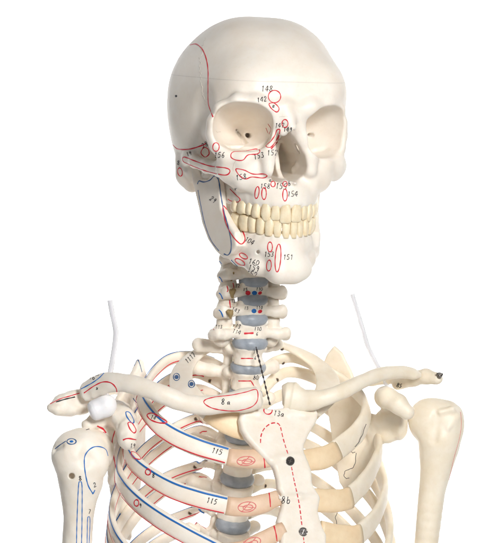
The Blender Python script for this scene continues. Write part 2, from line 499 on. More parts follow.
# ================================================================ SKULL
YAW = math.radians(20); PITCH = math.radians(6)
HR = rotz(YAW) @ rotx(PITCH)
H = Frame(at(256, 92, -0.5), HR)
L = H.pix
MIR = V(-1, 1, 1)
def skull():
    sd = SDF((-8.2, -11.2, -10.2), (8.2, 10.2, 7.4), .085)
    # braincase
    sd.ell((0, 0.6, -.2), (6.3, 8.7, 6.25), k=0)
    sd.ell((0, 1.8, -.5), (6.45, 6.4, 5.6), k=1.0)
    sd.ell((0, -2.4, -.2), (5.7, 6.4, 5.5), k=1.2)
    for s in (-1, 1):
        sd.ell((s * 1.8, -.8, 1.7), (3.4, 5.2, 3.9), k=1.2)
        sd.ell((s * 4.55, 1.2, -3.5), (1.75, 3.6, 3.3), k=1.6)
        sd.ell((s * 4.3, -4.6, -2.0), (1.5, 2.2, 2.6), k=.8)
        sd.ell((s * 2.6, -5.3, .5), (2.75, 3.2, 2.5), k=1.2)
    sd.ell((0, 1.6, -4.2), (5.2, 6.2, 2.6), k=1.0)
    sd.ell((0, -3.2, -5.0), (2.3, 2.2, 3.2), k=.6)
    for s in (-1, 1): sd.ell((s * 1.7, .8, -7.2), (1.1, 1.5, 1.3), k=.6)
    sd.ell((0, 1.0, -6.6), (3.6, 2.6, 1.0), k=.6); sd.ell(L(211, 173, -1.2), (.9, 1.6, 1.0), k=.5)
    # temples drawn in behind the orbits
    for s in (-1, 1):
        sd.ell((s * 6.95, -4.5, -1.9), (1.25, 1.9, 2.7), k=.9, mode='sub')
    # forehead boss and brows
    sd.ell((0, -7.6, -1.6), (2.6, 1.0, 1.3), k=1.0)
    sd.chain([L(273, 110, -8.8), L(256, 103, -8.7), L(238, 102, -8.2), L(222, 109, -7.3), L(215, 122, -6.5), L(214, 134, -6.2), L(218, 146, -6.3), L(226, 155, -6.7)], [.55, .5, .5, .5, .5, .5, .5, .5], k=.7)
    sd.chain([L(296, 112, -8.7), L(311, 107, -8.6), L(326, 106, -8.0), L(336, 112, -7.1), L(339.5, 124, -6.4), L(340, 136, -6.2), L(338, 149, -6.4), L(333, 160, -6.8)], [.5, .5, .5, .5, .45, .42, .45, .5], k=.7)
    # cheek and maxilla
    sd.ell((0, -5.6, -6.4), (3.0, 2.6, 3.0), k=.8)
    sd.chain([L(226, 157, -6.8), L(243, 158, -7.5), L(260, 151, -8.0)], [.55, .55, .5], k=.5)
    sd.chain([L(336, 162, -6.8), L(324, 163, -7.5), L(308, 152, -8.0)], [.55, .5, .45], k=.5)
    sd.ell(L(246, 172, -6.9), (1.3, 1.0, 1.5), k=.7); sd.ell(L(262, 178, -7.4), (1.1, 1.0, 1.8), k=.7)
    sd.ell(L(318, 174, -6.9), (1.2, 1.0, 1.5), k=.7); sd.ell(L(308, 182, -7.3), (1.0, 1.0, 1.8), k=.6)
    sd.ell(L(229, 167, -6.1), (1.05, 1.0, 1.25), k=.6); sd.ell(L(333.5, 167, -6.1), (.9, 1.0, 1.15), k=.6)
    sd.chain([L(236, 176, -6.0), L(243, 188, -5.9)], [.7, .6], k=.7)
    sd.ell(L(324, 165, -5.6), (1.7, 1.7, 1.0), k=.5); sd.ell(L(240, 161, -5.8), (1.7, 1.7, .9), k=.5)
    # frontal process of maxilla and nasal bones
    sd.chain([L(270, 116, -8.7), L(268, 135, -8.3), L(268, 152, -8.3), L(269, 170, -8.5)], [.5, .55, .6, .55], k=.4)
    sd.chain([L(296, 118, -8.7), L(303, 138, -8.3), L(309, 155, -8.2), L(310, 170, -8.3)], [.5, .62, .66, .55], k=.4)
    sd.chain([L(284, 108, -8.7), L(287, 118, -9.0), L(291.5, 127, -9.6)], [.75, .55, .4], k=.5)
    sd.chain([L(277, 120, -8.6), L(283, 131, -9.1)], [.5, .4], k=.4)
    # alveolar arch with root swellings
    zt = L(291, 207, -8.6)[2]
    arch = lambda t, w=3.05, d=5.3, y0=-8.5: V(w * math.sin(t), y0 + d * (1 - math.cos(t)), 0)
    A = [arch(t) for t in np.radians(np.linspace(-100, 100, 21))]
    sd.chain([p + V(0, 0.1, zt + .45) for p in A], .62, k=.4)
    sd.chain([p * V(.94, .96, 1) + V(0, 0.0, zt + 1.2) for p in A], .68, k=.5)
    sd.plate([p * .9 + V(0, -.4, zt + .9) for p in A], .5, k=.3, n=(0, 0, 1))
    for t in np.radians([-78, -64, -52, -41, -31, -20, -8, 8, 20, 31, 41, 52, 64]):
        p = arch(t, 3.25, 5.5, -8.78)
        sd.cap(p + V(0, 0, zt + .15), p * V(.95, .97, 1) + V(0, .1, zt + 1.3), .26, .14, k=.3)
    # anterior nasal spine
    sd.cap(L(293, 182, -8.7), L(295, 183, -9.1), .3, .14, k=.3)
    # zygomatic arches, mastoids, temporal line
    az = [L(229, 167, -6.0), L(219, 169, -5.0), L(206, 166, -3.4), L(194, 161, -1.6), L(187, 158, -.2), L(184, 158, 1.0)]
    for s in (1, -1):
        q = [p * V(s, 1, 1) if s > 0 else p * V(-.96, 1, 1) + V(0, 0, .35) for p in az]
        sd.chain(q, [.62, .58, .52, .5, .5, .5], k=.35, flat=((1, -.3 * s, 0), 1.5))
        ms = [L(188, 163, 1.4), L(189, 175, 1.3), L(192, 185, 1.0)]
        sd.chain([p * V(s, 1, 1) for p in ms], [1.0, .95, .62], k=.6)
        sd.cap(L(190, 170, .2) * V(s, 1, 1), L(193, 178, .2) * V(s, 1, 1), .5, .3, k=.4)
    sd.cap(L(232, 232, -2.2) * 0 + V(-1.6, -3.2, -6.5), V(-1.7, -3.4, -8.2), .5, .35, k=.3)
    sd.cap(V(1.6, -3.2, -6.5), V(1.7, -3.4, -8.2), .5, .35, k=.3)
    sd.rough(.012, 1.6, 3)
    # eye sockets
    c1 = L(242, 128, -7.35); sd.socket(c1, V(.30, 1, -.10), V(.08, 0.05, 1), 2.27, 1.8, 5.2, 2.6, k=.2)
    c2 = L(320.5, 132.5, -7.3); sd.socket(c2, V(-.42, 1, -.10), V(-.1, 0.05, 1), 2.12, 1.97, 5.0, 2.6, k=.2)
    # superior/inferior orbital fissures and optic canals
    hp = lambda x, y: sd.hit(x, y)
    fq = [hp(236, 130), hp(240, 135), hp(243, 139), hp(245, 143.5)]
    sd.chain([p + V(.02, .08, 0) for p in fq], [.13, .15, .18, .24], k=.04, mode='sub'); sd.chain([p + V(.1, .4, 0) for p in fq], [.10, .12, .15, .2], k=.05, mode='sub')
    sd.cap(hp(249.5, 136), hp(249.5, 136) + V(.3, 1.6, 0), .2, .2, k=.12, mode='sub')
    sd.chain([hp(232, 147.3), hp(238, 147), hp(243, 146)], [.14, .16, .1], k=.06, mode='sub')
    sl = [hp(194.5, 169.5), hp(200, 172.3), hp(206, 174.5)]; sd.chain([p + V(.15, .3, .0) for p in sl], [.12, .2, .2], k=.08, mode='sub'); sd.chain([p + V(.35, .7, .0) for p in sl], [.12, .22, .22], k=.08, mode='sub')
    sd.cap(hp(312, 135), hp(312, 135) + V(-.3, 1.2, 0), .15, .14, k=.1, mode='sub')
    # small foramina
    for (x, y, yl, r) in ((300, 132, -7.9, .09), (301, 131, -8, .08)):
        sd.cap(L(x, y, yl - .6), L(x, y, yl + .8), r, r, k=.06, mode='sub')
    # nose opening
    nose = [(292, 128.5), (286, 140), (279, 153), (273, 166), (271, 174), (274, 181), (283, 183), (289, 180), (294, 182), (300, 181), (305, 176), (305.5, 166), (304, 155), (299, 143)]
    yv = H.R.T @ V(0, 1, 0)
    ny = [-9.5, -9.1, -8.8, -8.5, -8.5, -8.6, -8.9, -9.0, -9.0, -8.8, -8.5, -8.3, -8.5, -9.0]
    pl = [L(x, y, q) for (x, y), q in zip(nose, ny)]
    sd.plate([p + V(0, 3.0, 0) for p in pl], 4.2, rnd=.08, k=.14, mode='sub', n=(.0, 1, 0))
    # vomer and conchae inside the nose
    sd.chain([L(301, 135, -7.7), L(303, 146, -7.6), L(306, 156, -7.4)], [.16, .18, .2], k=.12)
    zb, zu = L(291, 181, -6)[2], L(291, 140, -6)[2]
    sd.plate([V(.25, -6.3, zb), V(.15, -5.2, zb + .9), V(.2, -4.6, zb + 2.2), V(.25, -5.2, zu), V(.25, -2.5, zu), V(.25, -2.5, zb)], .2, rnd=.12, k=.25, n=(1, 0, 0))
    sd.chain([L(306, 163, -7.4), L(300, 165, -6.6), L(294, 169, -5.8)], [.3, .26, .2], k=.3)
    # temple screw hole
    return from_sdf(sd, H, 3), zt
SK, ZT = skull()
def mandible():
    sd = SDF((-6.8, -11.0, -16.5), (6.8, 2.4, -4.5), .07)
    arch = lambda t, w=2.95, d=5.2, y0=-8.3: V(w * math.sin(t), y0 + d * (1 - math.cos(t)), 0)
    zl = L(290, 236, -8.4)[2]
    A = [arch(t) for t in np.radians(np.linspace(-98, 98, 21))]
    sd.chain([p + V(0, .05, zl - .35) for p in A], .55, k=.3)
    sd.chain([p * V(1.0, 1.0, 1) + V(0, .1, zl - 1.0) for p in A], .6, k=.5)
    lowR = [L(294, 272, -8.5), L(278, 272, -8.1), L(257, 265.5, -6.8), L(240, 257, -5.0), L(228, 249, -3.0)]
    midR = [L(293, 257, -8.3), L(278, 257, -8.0), L(258, 249, -6.6), L(241, 239, -5.0), L(228, 230, -3.2)]
    for pts, rr in ((lowR, [.72, .72, .65, .6, .55]), (midR, [.62, .62, .6, .55, .5])):
        sd.chain(pts, rr, k=.7)
        sd.chain([p * V(-1 if j < 2 else -.87, 1, 1) for j, p in enumerate(pts)], rr, k=.7)
    sd.chain([L(299, 267, -8.2), L(305.5, 259, -6.8), L(309.5, 250, -5.2), L(312, 240, -3.6)], [.7, .66, .6, .5], k=.6)
    sd.ell(L(292, 268, -8.4), (1.5, .75, .85), k=.7)
    sd.ell(L(278, 272, -8.1), (.7, .6, .55), k=.5); sd.ell(L(302, 271, -8.2), (.6, .6, .55), k=.5)
    # rami
    xz = lambda p: V(-4.75 + (p[1] + 1.2) * -.23 * -1, p[1], p[2])
    def onplane(px, py):
        o, d = H.l(CAM), ray(px, py) @ H.R
        n = nrm(V(1, .23, 0.0)); q = V(-4.75, -1.2, -9.0)
        return o + d * ((q - o).dot(n) / d.dot(n))
    poly = [(196, 172), (200, 168), (204, 179), (211, 179), (216, 170), (220, 172), (223, 192), (224, 208), (230, 220), (238, 232), (240, 246), (234, 254), (226, 258), (219, 252), (211, 240), (205, 224), (201, 206), (198, 192)]
    P = [onplane(*p) for p in poly]
    sd.plate(P, .34, rnd=.2, k=.5)
    zt_ = P[2][2]
    P2 = [p * MIR * V(1 - .14 * min(1, max(0, (zt_ - p[2]) / 6.0)), 1, 1) for p in P]
    sd.plate(P2, .34, rnd=.3, k=.6)
    cd = [onplane(199, 182), onplane(197, 168)]
    for s in (1, -1):
        sd.chain([p * V(s, 1, 1) for p in cd], [.42, .5], k=.3)
    for t in np.radians([-60, -50, -40, -30, -21, -13, -4.5, 4.5, 13, 21, 30, 40]):
        p = arch(t, 3.05, 5.3, -8.6)
        sd.cap(p + V(0, 0, zl - .1), p * V(.97, .98, 1) + V(0, .1, zl - 1.1), .24, .14, k=.3)
    sd.rough(.012, 1.4, 5)
    sd.cap(L(258, 252, -8.0), L(258, 252, -5.5), .14, .1, k=.1, mode='sub')
    return from_sdf(sd, H, 3), zl
MD, ZL = mandible()
skb, mdb = SK.bvh(), MD.bvh()
# ---- painted lines and numbers of the skull
def skull_marks():
    g = Geo(); b = skb
    R = lambda pts, **k: line(g, b, pts, mat=1, **({'w': 1.25} | k))
    R([(190, 45), (196, 44), (202, 49), (206, 58), (208, 70), (208, 88), (208.5, 104), (213, 117)], w=1.5)
    R([(173, 145), (178, 149), (190, 149), (203, 145), (206, 143)], w=1.6)
    R([(204, 147), (208, 149), (209, 154), (205, 157), (201, 153), (203, 148)], close=True)
    R(oval(216, 147, 3.2, 4.3), close=True)
    R([(184, 157), (195, 161), (210, 166), (226, 168), (230, 171), (226, 175), (213, 173), (200, 169), (188, 164), (183, 161)], close=True, w=1.4)
    R(oval(180, 172, 2.3, 4.2, 10), close=True)
    R([(233, 152), (245, 151), (256, 149), (260, 151), (257, 154), (248, 155), (243, 160), (236, 160), (231, 157)], close=True)
    R([(236, 169), (244, 170), (253, 174), (264, 174), (267, 176), (263, 178), (252, 177), (245, 179), (239, 175)], close=True)
    R(oval(274.5, 96.5, 6.2, 6.2), close=True); R([(269, 104), (274, 103), (279, 108), (277, 112), (272, 109)], close=True)
    R(oval(285, 123.5, 3, 4), close=True)
    R([(277, 130), (280, 130), (277, 139), (271, 147), (266, 146), (271, 141), (275, 135)], close=True); R([(280, 131), (277, 142), (271, 149)])
    line(g, b, [(268, 124), (271, 129), (269, 134)], mat=5, w=1.0); line(g, b, [(266, 128), (268, 133)], mat=5, w=1.0)
    R(oval(257, 192.5, 2, 6, -8), close=True); R(oval(264, 193.5, 2.3, 6, 0), close=True)
    R(oval(273, 184, 2.2, 2.8), close=True); R(oval(285, 184, 2.2, 2.6), close=True); R(oval(285, 195, 2.3, 6, 0), close=True)
    R([(230, 189), (236, 195), (240, 199), (238, 202), (231, 201), (228, 199)], close=False)
    T = lambda s, x, y, sz=6.5, r=0: text(g, b, s, x, y, sz, r)
    T('148', 261, 92, 7); T('142', 257, 103, 6, 8); T('a', 272, 108, 5); T('147', 275, 128, 5.5); T('149', 283, 132, 5.5)
    T('152', 267, 156, 6.5, 3); T('153', 254, 160, 6.5, 14); T('158', 236, 181, 6.5, 10); T('158', 260, 189, 6)
    T('155', 275, 189, 7, -5); T('b', 288, 186, 5.5); T('a', 269, 182, 4.5); T('154', 287, 197, 6.5); T('156', 214, 158, 6.5)
    T('28', 203, 149, 6, 30); T('19', 187, 157, 5, 20); T('8', 177, 165, 5); T('x', 234, 191, 5)
    # saw cut round the skull cap
    zc = L(291, 82, -8.4)[2]
    P, N = [], []
    for t in np.linspace(0, 2 * math.pi, 260):
        d = V(math.cos(t), math.sin(t), 0); o = V(0, 0.5, zc) + d * 14
        h = b.ray_cast(Vector(H.w(o)), Vector(H.R @ -d))
        if h[0] is not None: P.append(np.array(h[0])); n = np.array(h[1]); N.append(n if n.dot(H.R @ d) > 0 else -n)
    ribbon(g, P, N, .045, 6, lift=.004)
    # sutures: fine jagged seams
    def suture(pts, amp=.9, w=.55):
        P2 = []
        for (x, y), (x2, y2) in zip(pts[:-1], pts[1:]):
            n = max(2, int(math.hypot(x2 - x, y2 - y) / 1.6)); nx, ny = nrm((y2 - y, x - x2))
            for i in range(n):
                t = i / n; q = rng.normal(0, amp) * (1 if i % 2 else -1)
                P2.append((x + (x2 - x) * t + nx * q, y + (y2 - y) * t + ny * q))
        line(g, b, P2, mat=6, w=w, curve=False)
    suture([(206, 38), (202, 46), (201, 56), (200, 68), (201, 82), (203, 95), (207, 106)], .8)
    suture([(216, 131), (219, 132), (222, 131)], .5, .6); suture([(236, 160), (233, 167), (234, 173)], .4, .5)
    suture([(279, 117), (284, 116), (290, 117)], .3, .5)
    blob(g, b, 176, 96, 1.2, 3)
    SK.v += g.v; [SK.f.append(f + SK.n) for f in g.f]; SK.m += g.m; SK.n += g.n
def mandible_marks():
    g = Geo(); b = mdb
    R = lambda pts, **k: line(g, b, pts, mat=1, **({'w': 1.25} | k))
    B = lambda pts, **k: line(g, b, pts, mat=4, **({'w': 1.4} | k))
    B([(197.5, 184), (199, 181), (204, 182), (210, 180), (214, 176), (217, 177), (219, 182), (221, 196), (224, 212), (228, 226), (231, 240), (231, 250), (228, 255), (224, 254)], w=1.5)
    B([(198, 190), (201, 206), (205, 224), (211, 240), (219, 251)], w=.9)
    R([(223, 206), (228, 211), (236, 221), (243, 232), (245, 240), (241, 244), (235, 239), (229, 230), (225, 220)], close=True, w=1.5)
    R(oval(243.5, 256, 4.5, 2.3, -30), close=True); R(oval(240, 262, 5.5, 2.4, -30), close=True)
    R(oval(270, 247, 2.4, 5), close=True); R(oval(269, 265.5, 2.4, 5.5, -4), close=True); R(oval(278, 258, 2.8, 14, -4), close=True)
    B([(231, 260), (236, 265), (244, 271)], w=2.2)
    T = lambda s, x, y, sz=6.5, r=0: text(g, b, s, x, y, sz, r)
    T('29', 209, 200, 6, -35); T('104', 244, 241, 6, -28); T('160', 248, 264, 6.5, -12); T('159', 248, 270, 6.5, -12); T('152', 246, 276, 6.5, -10)
    T('153', 264, 257, 6); T('151', 283, 260, 6)
    MD.v += g.v; [MD.f.append(f + MD.n) for f in g.f]; MD.m += g.m; MD.n += g.n
skull_marks(); mandible_marks()
skull_ob = build('skull', SK, mats(BONE_SKULL), skel)
mand_ob = build('mandible', MD, mats(BONE_SKULL), skel)
# ---- teeth: each its own mesh
def tooth(kind, w, d, h):
    """crown local: x mesial-distal, y buccal(-)/lingual, z from gum (0) to biting edge (-h)"""
    nu, nv = 14, 12; v = []; f = []
    for j in range(nv + 1):
        t = j / nv
        prof = math.sin(math.pi * min(1, (t * .92 + .08)) ** .55) if False else 1
        z = -h * t
        ww = w * 1.13 * (.76 + .24 * math.sin(min(1, t / .7) * math.pi / 2)); dd = d
        if kind == 'incisor': dd = d * (1 - .72 * t ** 1.3); 
        elif kind == 'canine': dd = d * (1 - .6 * t ** 1.6); ww *= 1 - .55 * max(0, t - .62) / .38
        else: dd = d * (.92 + .1 * math.sin(t * math.pi)); ww *= 1 - .14 * max(0, t - .75) / .25
        e = 1 if t < .88 else math.sqrt(max(0, 1 - ((t - .88) / .125) ** 2)) * .5 + .5
        for i in range(nu):
            a = 2 * math.pi * i / nu; p = 2 / 3.0
            c, s = math.cos(a), math.sin(a)
            x = math.copysign(abs(c) ** p, c) * ww / 2 * e; y = math.copysign(abs(s) ** p, s) * dd / 2 * e
            y += -.12 * h * math.sin(t * math.pi * .8) * .4 + (0.05 * t)
            zz = z
            if kind == 'molar' and t > .8: zz += .09 * (math.cos(x / w * 4 * math.pi) * -.5 + .3)
            if kind == 'incisor' and t > .85: zz += .02 * math.cos(x / w * 7)
            v.append((x, y, zz))
    for j in range(nv):
        for i in range(nu):
            a = j * nu + i; b = j * nu + (i + 1) % nu
            f.append((a, a + nu, b + nu, b))
    v.append((0, 0.0, 0)); v.append(np.mean(v[nv * nu:(nv + 1) * nu], 0) + V(0, 0, .03 if kind == 'molar' else -.01))
    tr = [(len(v) - 2, i, (i + 1) % nu) for i in range(nu)] + [(len(v) - 1, nv * nu + (i + 1) % nu, nv * nu + i) for i in range(nu)]
    return np.array(v, float), np.array(f), np.array(tr)
def teeth(parent, z0, widths, w, d, y0, up, hts):
    kinds = ['incisor', 'incisor', 'canine', 'molar', 'molar', 'molar', 'molar']
    tt = np.linspace(0, math.radians(112), 400)
    P = np.stack([w * np.sin(tt), y0 + d * (1 - np.cos(tt))], 1)
    s = np.concatenate([[0], np.cumsum(np.linalg.norm(np.diff(P, axis=0), axis=1))])
    for side in (-1, 1):
        pos = 0.0
        for k, wd in enumerate(widths):
            c = pos + wd / 2; pos += wd + .012
            x, y = np.interp(c, s, P[:, 0]), np.interp(c, s, P[:, 1])
            e = .05
            tx = np.interp(c + e, s, P[:, 0]) - np.interp(c - e, s, P[:, 0]); ty = np.interp(c + e, s, P[:, 1]) - np.interp(c - e, s, P[:, 1])
            a = math.atan2(ty, tx)
            dep = [.6, .58, .75, .85, .85, 1.0, 1.0][k]
            v, f, tr = tooth(kinds[k], wd * rng.uniform(.96, 1.0), dep, hts[k] * rng.uniform(.92, 1.06))
            if not up: v = v * V(1, 1, -1); f = f[:, ::-1]; tr = tr[:, ::-1]
            v = v @ roty(rng.normal(0, .05)).T @ rotx((-.12 if up else .10) + rng.normal(0, .03)).T @ rotz(a + rng.normal(0, .1)).T
            v = v * V(side, 1, 1) + V(side * x, y, z0 + (.2 if up else -.13 + .075 * k))
            if side < 0: f = f[:, ::-1]; tr = tr[:, ::-1]
            g = Geo(); g.v.append(H.w(v)); g.n = len(v); g.f = [f, tr]; g.m = [0, 0]
            build('tooth', g, [TOOTH], parent)
teeth(skull_ob, ZT, [.86, .68, .78, .7, .68, .98, .92], 3.2, 5.5, -8.85, True, [1.42, 1.32, 1.42, 1.24, 1.17, 1.1, 1.05])
teeth(mand_ob, ZL, [.59, .62, .7, .7, .72, 1.06, 1.0], 3.12, 5.5, -8.66, False, [1.45, 1.45, 1.5, 1.42, 1.35, 1.3, 1.25])
# ================================================================ SPINE
TY = math.radians(22)
def mark_into(geo, fn):
    g = Geo(); fn(g, geo.bvh())
    geo.v += g.v; geo.f += [f + geo.n for f in g.f]; geo.m += g.m; geo.n += g.n
def cervical(w, h, tp):
    sd = SDF((-4.2, -2.0, -2.0), (4.2, 5.2, 2.0), .06)
    n = 24
    ring = [V(w / 2 * math.cos(t), .78 * math.sin(t), 0) for t in np.arange(n) * 2 * math.pi / n]
    sd.plate(ring, h / 2, rnd=.15, k=.05, n=(0, 0, 1))
    for s in (-1, 1):
        sd.ell((s * (w / 2 - .1), -.1, h / 2), (.22, .5, .28), k=.2)
        sd.chain([V(s * w * .42, -.1, -.1), V(s * (tp * .75), -.15, -.25), V(s * tp, .15, -.3)], [.4, .4, .5], k=.25)
        sd.ell((s * (tp - .15), -.35, -.1), (.42, .4, .5), k=.3); sd.ell((s * (tp + .05), .45, -.45), (.4, .45, .42), k=.3)
        sd.chain([V(s * tp, .15, -.3), V(s * (tp * .9), .75, -.1), V(s * (w * .62 + .35), 1.1, 0)], [.34, .3, .4], k=.2)
        sd.cap(V(s * (w * .5 + .78), .8, h * .42), V(s * (w * .5 + .85), 1.1, -h * .5), .7, .74, k=.25)
        sd.cap(V(s * w * .45, .5, .1), V(s * (w * .5 + .4), 1.0, .1), .32, .34, k=.2)
        sd.chain([V(s * (w * .5 + .4), 1.3, 0), V(s * .9, 2.3, -.1), V(0, 2.9, -.15)], [.36, .28, .34], k=.2)
        sd.cap(V(0, 3.0, -.2), V(s * .3, 4.2, -.6), .34, .3, k=.2)
    sd.rough(.03, .6, int(w * 100))
    ring2 = [V((w / 2 + .12) * math.cos(t), .95 * math.sin(t), 0) for t in np.arange(n) * 2 * math.pi / n]
    # waist of the body
    sd.cap(V(-w * .3, -1.02, 0), V(w * .3, -1.02, 0), .3, .3, k=.25, mode='sub')
    return sd
def thoracic(w, h, tp):
    sd = SDF((-4.6, -2.0, -3.4), (4.6, 5.6, 2.4), .075)
    n = 24
    ring = [V(w / 2 * math.cos(t), 1.15 * math.sin(t) - .1, 0) for t in np.arange(n) * 2 * math.pi / n]
    sd.plate(ring, h / 2, rnd=.18, k=.05, n=(0, 0, 1))
    # waisted sides
    for a in np.radians(np.arange(180, 361, 15)):
        p = V((w / 2 + .32) * math.cos(a), 1.48 * math.sin(a) - .1, 0); q = V((w / 2 + .32) * math.cos(a + .26), 1.48 * math.sin(a + .26) - .1, 0)
        sd.cap(p, q, .44, .44, k=.35, mode='sub')
    for s in (-1, 1):
        sd.chain([V(s * w * .36, .9, h * .2), V(s * w * .45, 1.7, h * .22)], [.42, .4], k=.25, flat=((1, 0, 0), 1.3))
        sd.chain([V(s * w * .45, 1.7, .2), V(s * tp * .7, 2.1, .35), V(s * tp, 2.6, .45)], [.5, .46, .6], k=.35)
        sd.ell((s * w * .5, .9, h * .28), (.5, .5, .45), k=.35)
        sd.cap(V(s * w * .4, 1.8, h * .6), V(s * w * .38, 1.95, -h * .6), .38, .38, k=.25)
        sd.cap(V(s * w * .4, 1.9, 0), V(0, 2.9, -.3), .4, .4, k=.25)
    sd.cap(V(0, 2.9, -.3), V(0, 4.6, -2.6), .36, .26, k=.3)
    sd.rough(.03, .7, int(h * 100))
    return sd
VERT = [  # kind, px, py, Y, width, height, transverse reach, tilt(deg)
    ('c', 256, 217, -.4, 2.4, 1.1, 3.3, 4),
    ('c', 255, 236, -.3, 2.1, 1.0, 2.6, 4), ('c', 255, 254, -.1, 2.1, 1.2, 2.5, 4), ('c', 254, 272, .1, 2.15, 1.1, 2.5, 6), ('c', 253, 290, .3, 2.2, 1.08, 2.55, 7),
    ('c', 252, 309, .5, 2.3, 1.15, 2.7, 8), ('c', 251, 331, .8, 2.55, 1.5, 3.1, 8),
    ('t', 249, 355, 1.4, 2.75, 1.5, 3.4, 8), ('t', 247, 380, 2.0, 2.6, 1.65, 3.3, 12), ('t', 243, 415, 2.7, 2.5, 2.75, 3.2, 18), ('t', 239, 457, 3.4, 2.5, 2.9, 3.0, 22),
    ('t', 235, 501, 4.1, 2.65, 3.1, 2.9, 24), ('t', 231, 548, 4.7, 2.7, 3.1, 2.9, 24)]
def vert_marks(i):
    def fn(g, b):
        if i == 2:
            pass
        if i == 3:
            blob(g, b, 248, 293, 2.6, 1, ry=2.3); blob(g, b, 254.5, 293, 2.6, 2, ry=2.3); blob(g, b, 260, 293, 2.1, 1, 30, 1.6)
            text(g, b, '15', 243, 291.5, 4); text(g, b, '110', 256, 291, 4, w=.7); line(g, b, [(227, 286), (228, 290), (227, 292)], w=1.3); line(g, b, [(233, 283), (234, 288)], w=1.3)
            text(g, b, '12', 235, 288, 4.5, w=.7)
        if i == 4:
            blob(g, b, 254, 311, 2.5, 2, ry=2.3); blob(g, b, 260, 311.5, 2.3, 1, 20, 1.8)
            text(g, b, '13', 244, 310, 4, w=.7); text(g, b, '110', 256, 309.5, 4, w=.7); text(g, b, '143', 231, 311, 5, -20, w=.8)
            line(g, b, [(229.5, 300), (230.5, 308)], w=1.5); text(g, b, '12', 231, 303, 4, w=.8)
        if i == 5:
            line(g, b, [(244, 333.5), (253.5, 333)], w=2.4); text(g, b, '110', 254, 331, 4.5, w=.8); text(g, b, '6', 256, 336, 4, w=.8)
            text(g, b, '113', 232, 327, 5, -15, w=.8); text(g, b, '114', 232, 333, 5, -15, w=.8)
            line(g, b, [(209, 320), (212, 326), (214, 330)], w=1.4); text(g, b, '113', 215, 329, 4.5, w=.8)
        if i == 6:
            line(g, b, [(241, 358.5), (253, 358.5)], w=1.4); text(g, b, '11', 253, 354, 4.5, w=.8); text(g, b, '6', 254, 360, 4, w=.8)
        if i == 7:
            line(g, b, [(238.5, 381), (251, 381)], w=1.6); text(g, b, '80', 253, 380, 5, w=.9); line(g, b, [(251, 381), (254, 386)], w=1.2)
        if i in (1, 2, 3, 4):
            y = {1: 263, 2: 279, 3: 295, 4: 312}[i]
            line(g, b, [(219, y - 2), (221, y), (223, y + 5)], mat=2, w=1.7)
    return fn
vparts = []
for i, (k, px, py, Y, w, h, tp, tl) in enumerate(VERT):
    sd = cervical(w, h, tp) if k == 'c' else thoracic(w, h, tp)
    fr = Frame(at(px, py, Y), rotz(TY if k == 't' else math.radians(20)) @ rotx(math.radians(tl)))
    g = from_sdf(sd, fr, 2)
    mark_into(g, vert_marks(i - 1))
    vo = build('vertebra', g, mats(BONE), skel); vparts.append((fr, w, h, vo))
# discs
for i in range(2, len(VERT) - 1):
    (f0, w0, h0, o0), (f1, w1, h1, o1) = vparts[i], vparts[i + 1]
    a = f0.w(V(0, 0, -h0 / 2)); b = f1.w(V(0, 0, h1 / 2))
    c = (a + b) / 2; t = min(.8, max(.3, np.linalg.norm(a - b) + .16))
    tt = np.arange(28) * 2 * math.pi / 28
    ap = .9 if VERT[i + 1][0] == 'c' else 1.12
    g = Geo(); sd = SDF((-2.2, -2.0, -.9), (2.2, 2.0, .9), .05)
    ww = (w0 + w1) / 4 + .06
    sd.ell((0, 0, 0), (ww * 1.08, ap * 1.12, t * (1.12 if VERT[i + 1][0] == 'c' else .98)), k=.0)
    sd.plate([V(ww * .92 * math.cos(x), ap * .94 * math.sin(x), 0) for x in tt], t * .36, rnd=t * .2, k=.25, n=(0, 0, 1))
    g = from_sdf(sd, Frame(c, f1.R), 2)
    build('intervertebral_disc', g, [DISC], skel)
# nerve stubs between the neck vertebrae
for (x, y) in ((231, 275), (232, 292), (230, 313)):
    g = Geo(); sd = SDF((-1.0, -1.0, -1.0), (1.0, 1.0, 1.0), .05)
    sd.ell((0, 0, 0), (.25, .36, .24), k=.08); sd.ell((.14, -.1, .16), (.17, .24, .13), k=.06); sd.ell((-.17, -.1, .12), (.15, .24, .15), k=.06); sd.cap((0, -.1, 0), (.05, .1, -.42), .2, .1, k=.15)
    sd.rough(.03, .3, int(x + y))
    build('nerve_root', from_sdf(sd, Frame(at(x, y, -.95), np.eye(3))), [NERVE], skel)
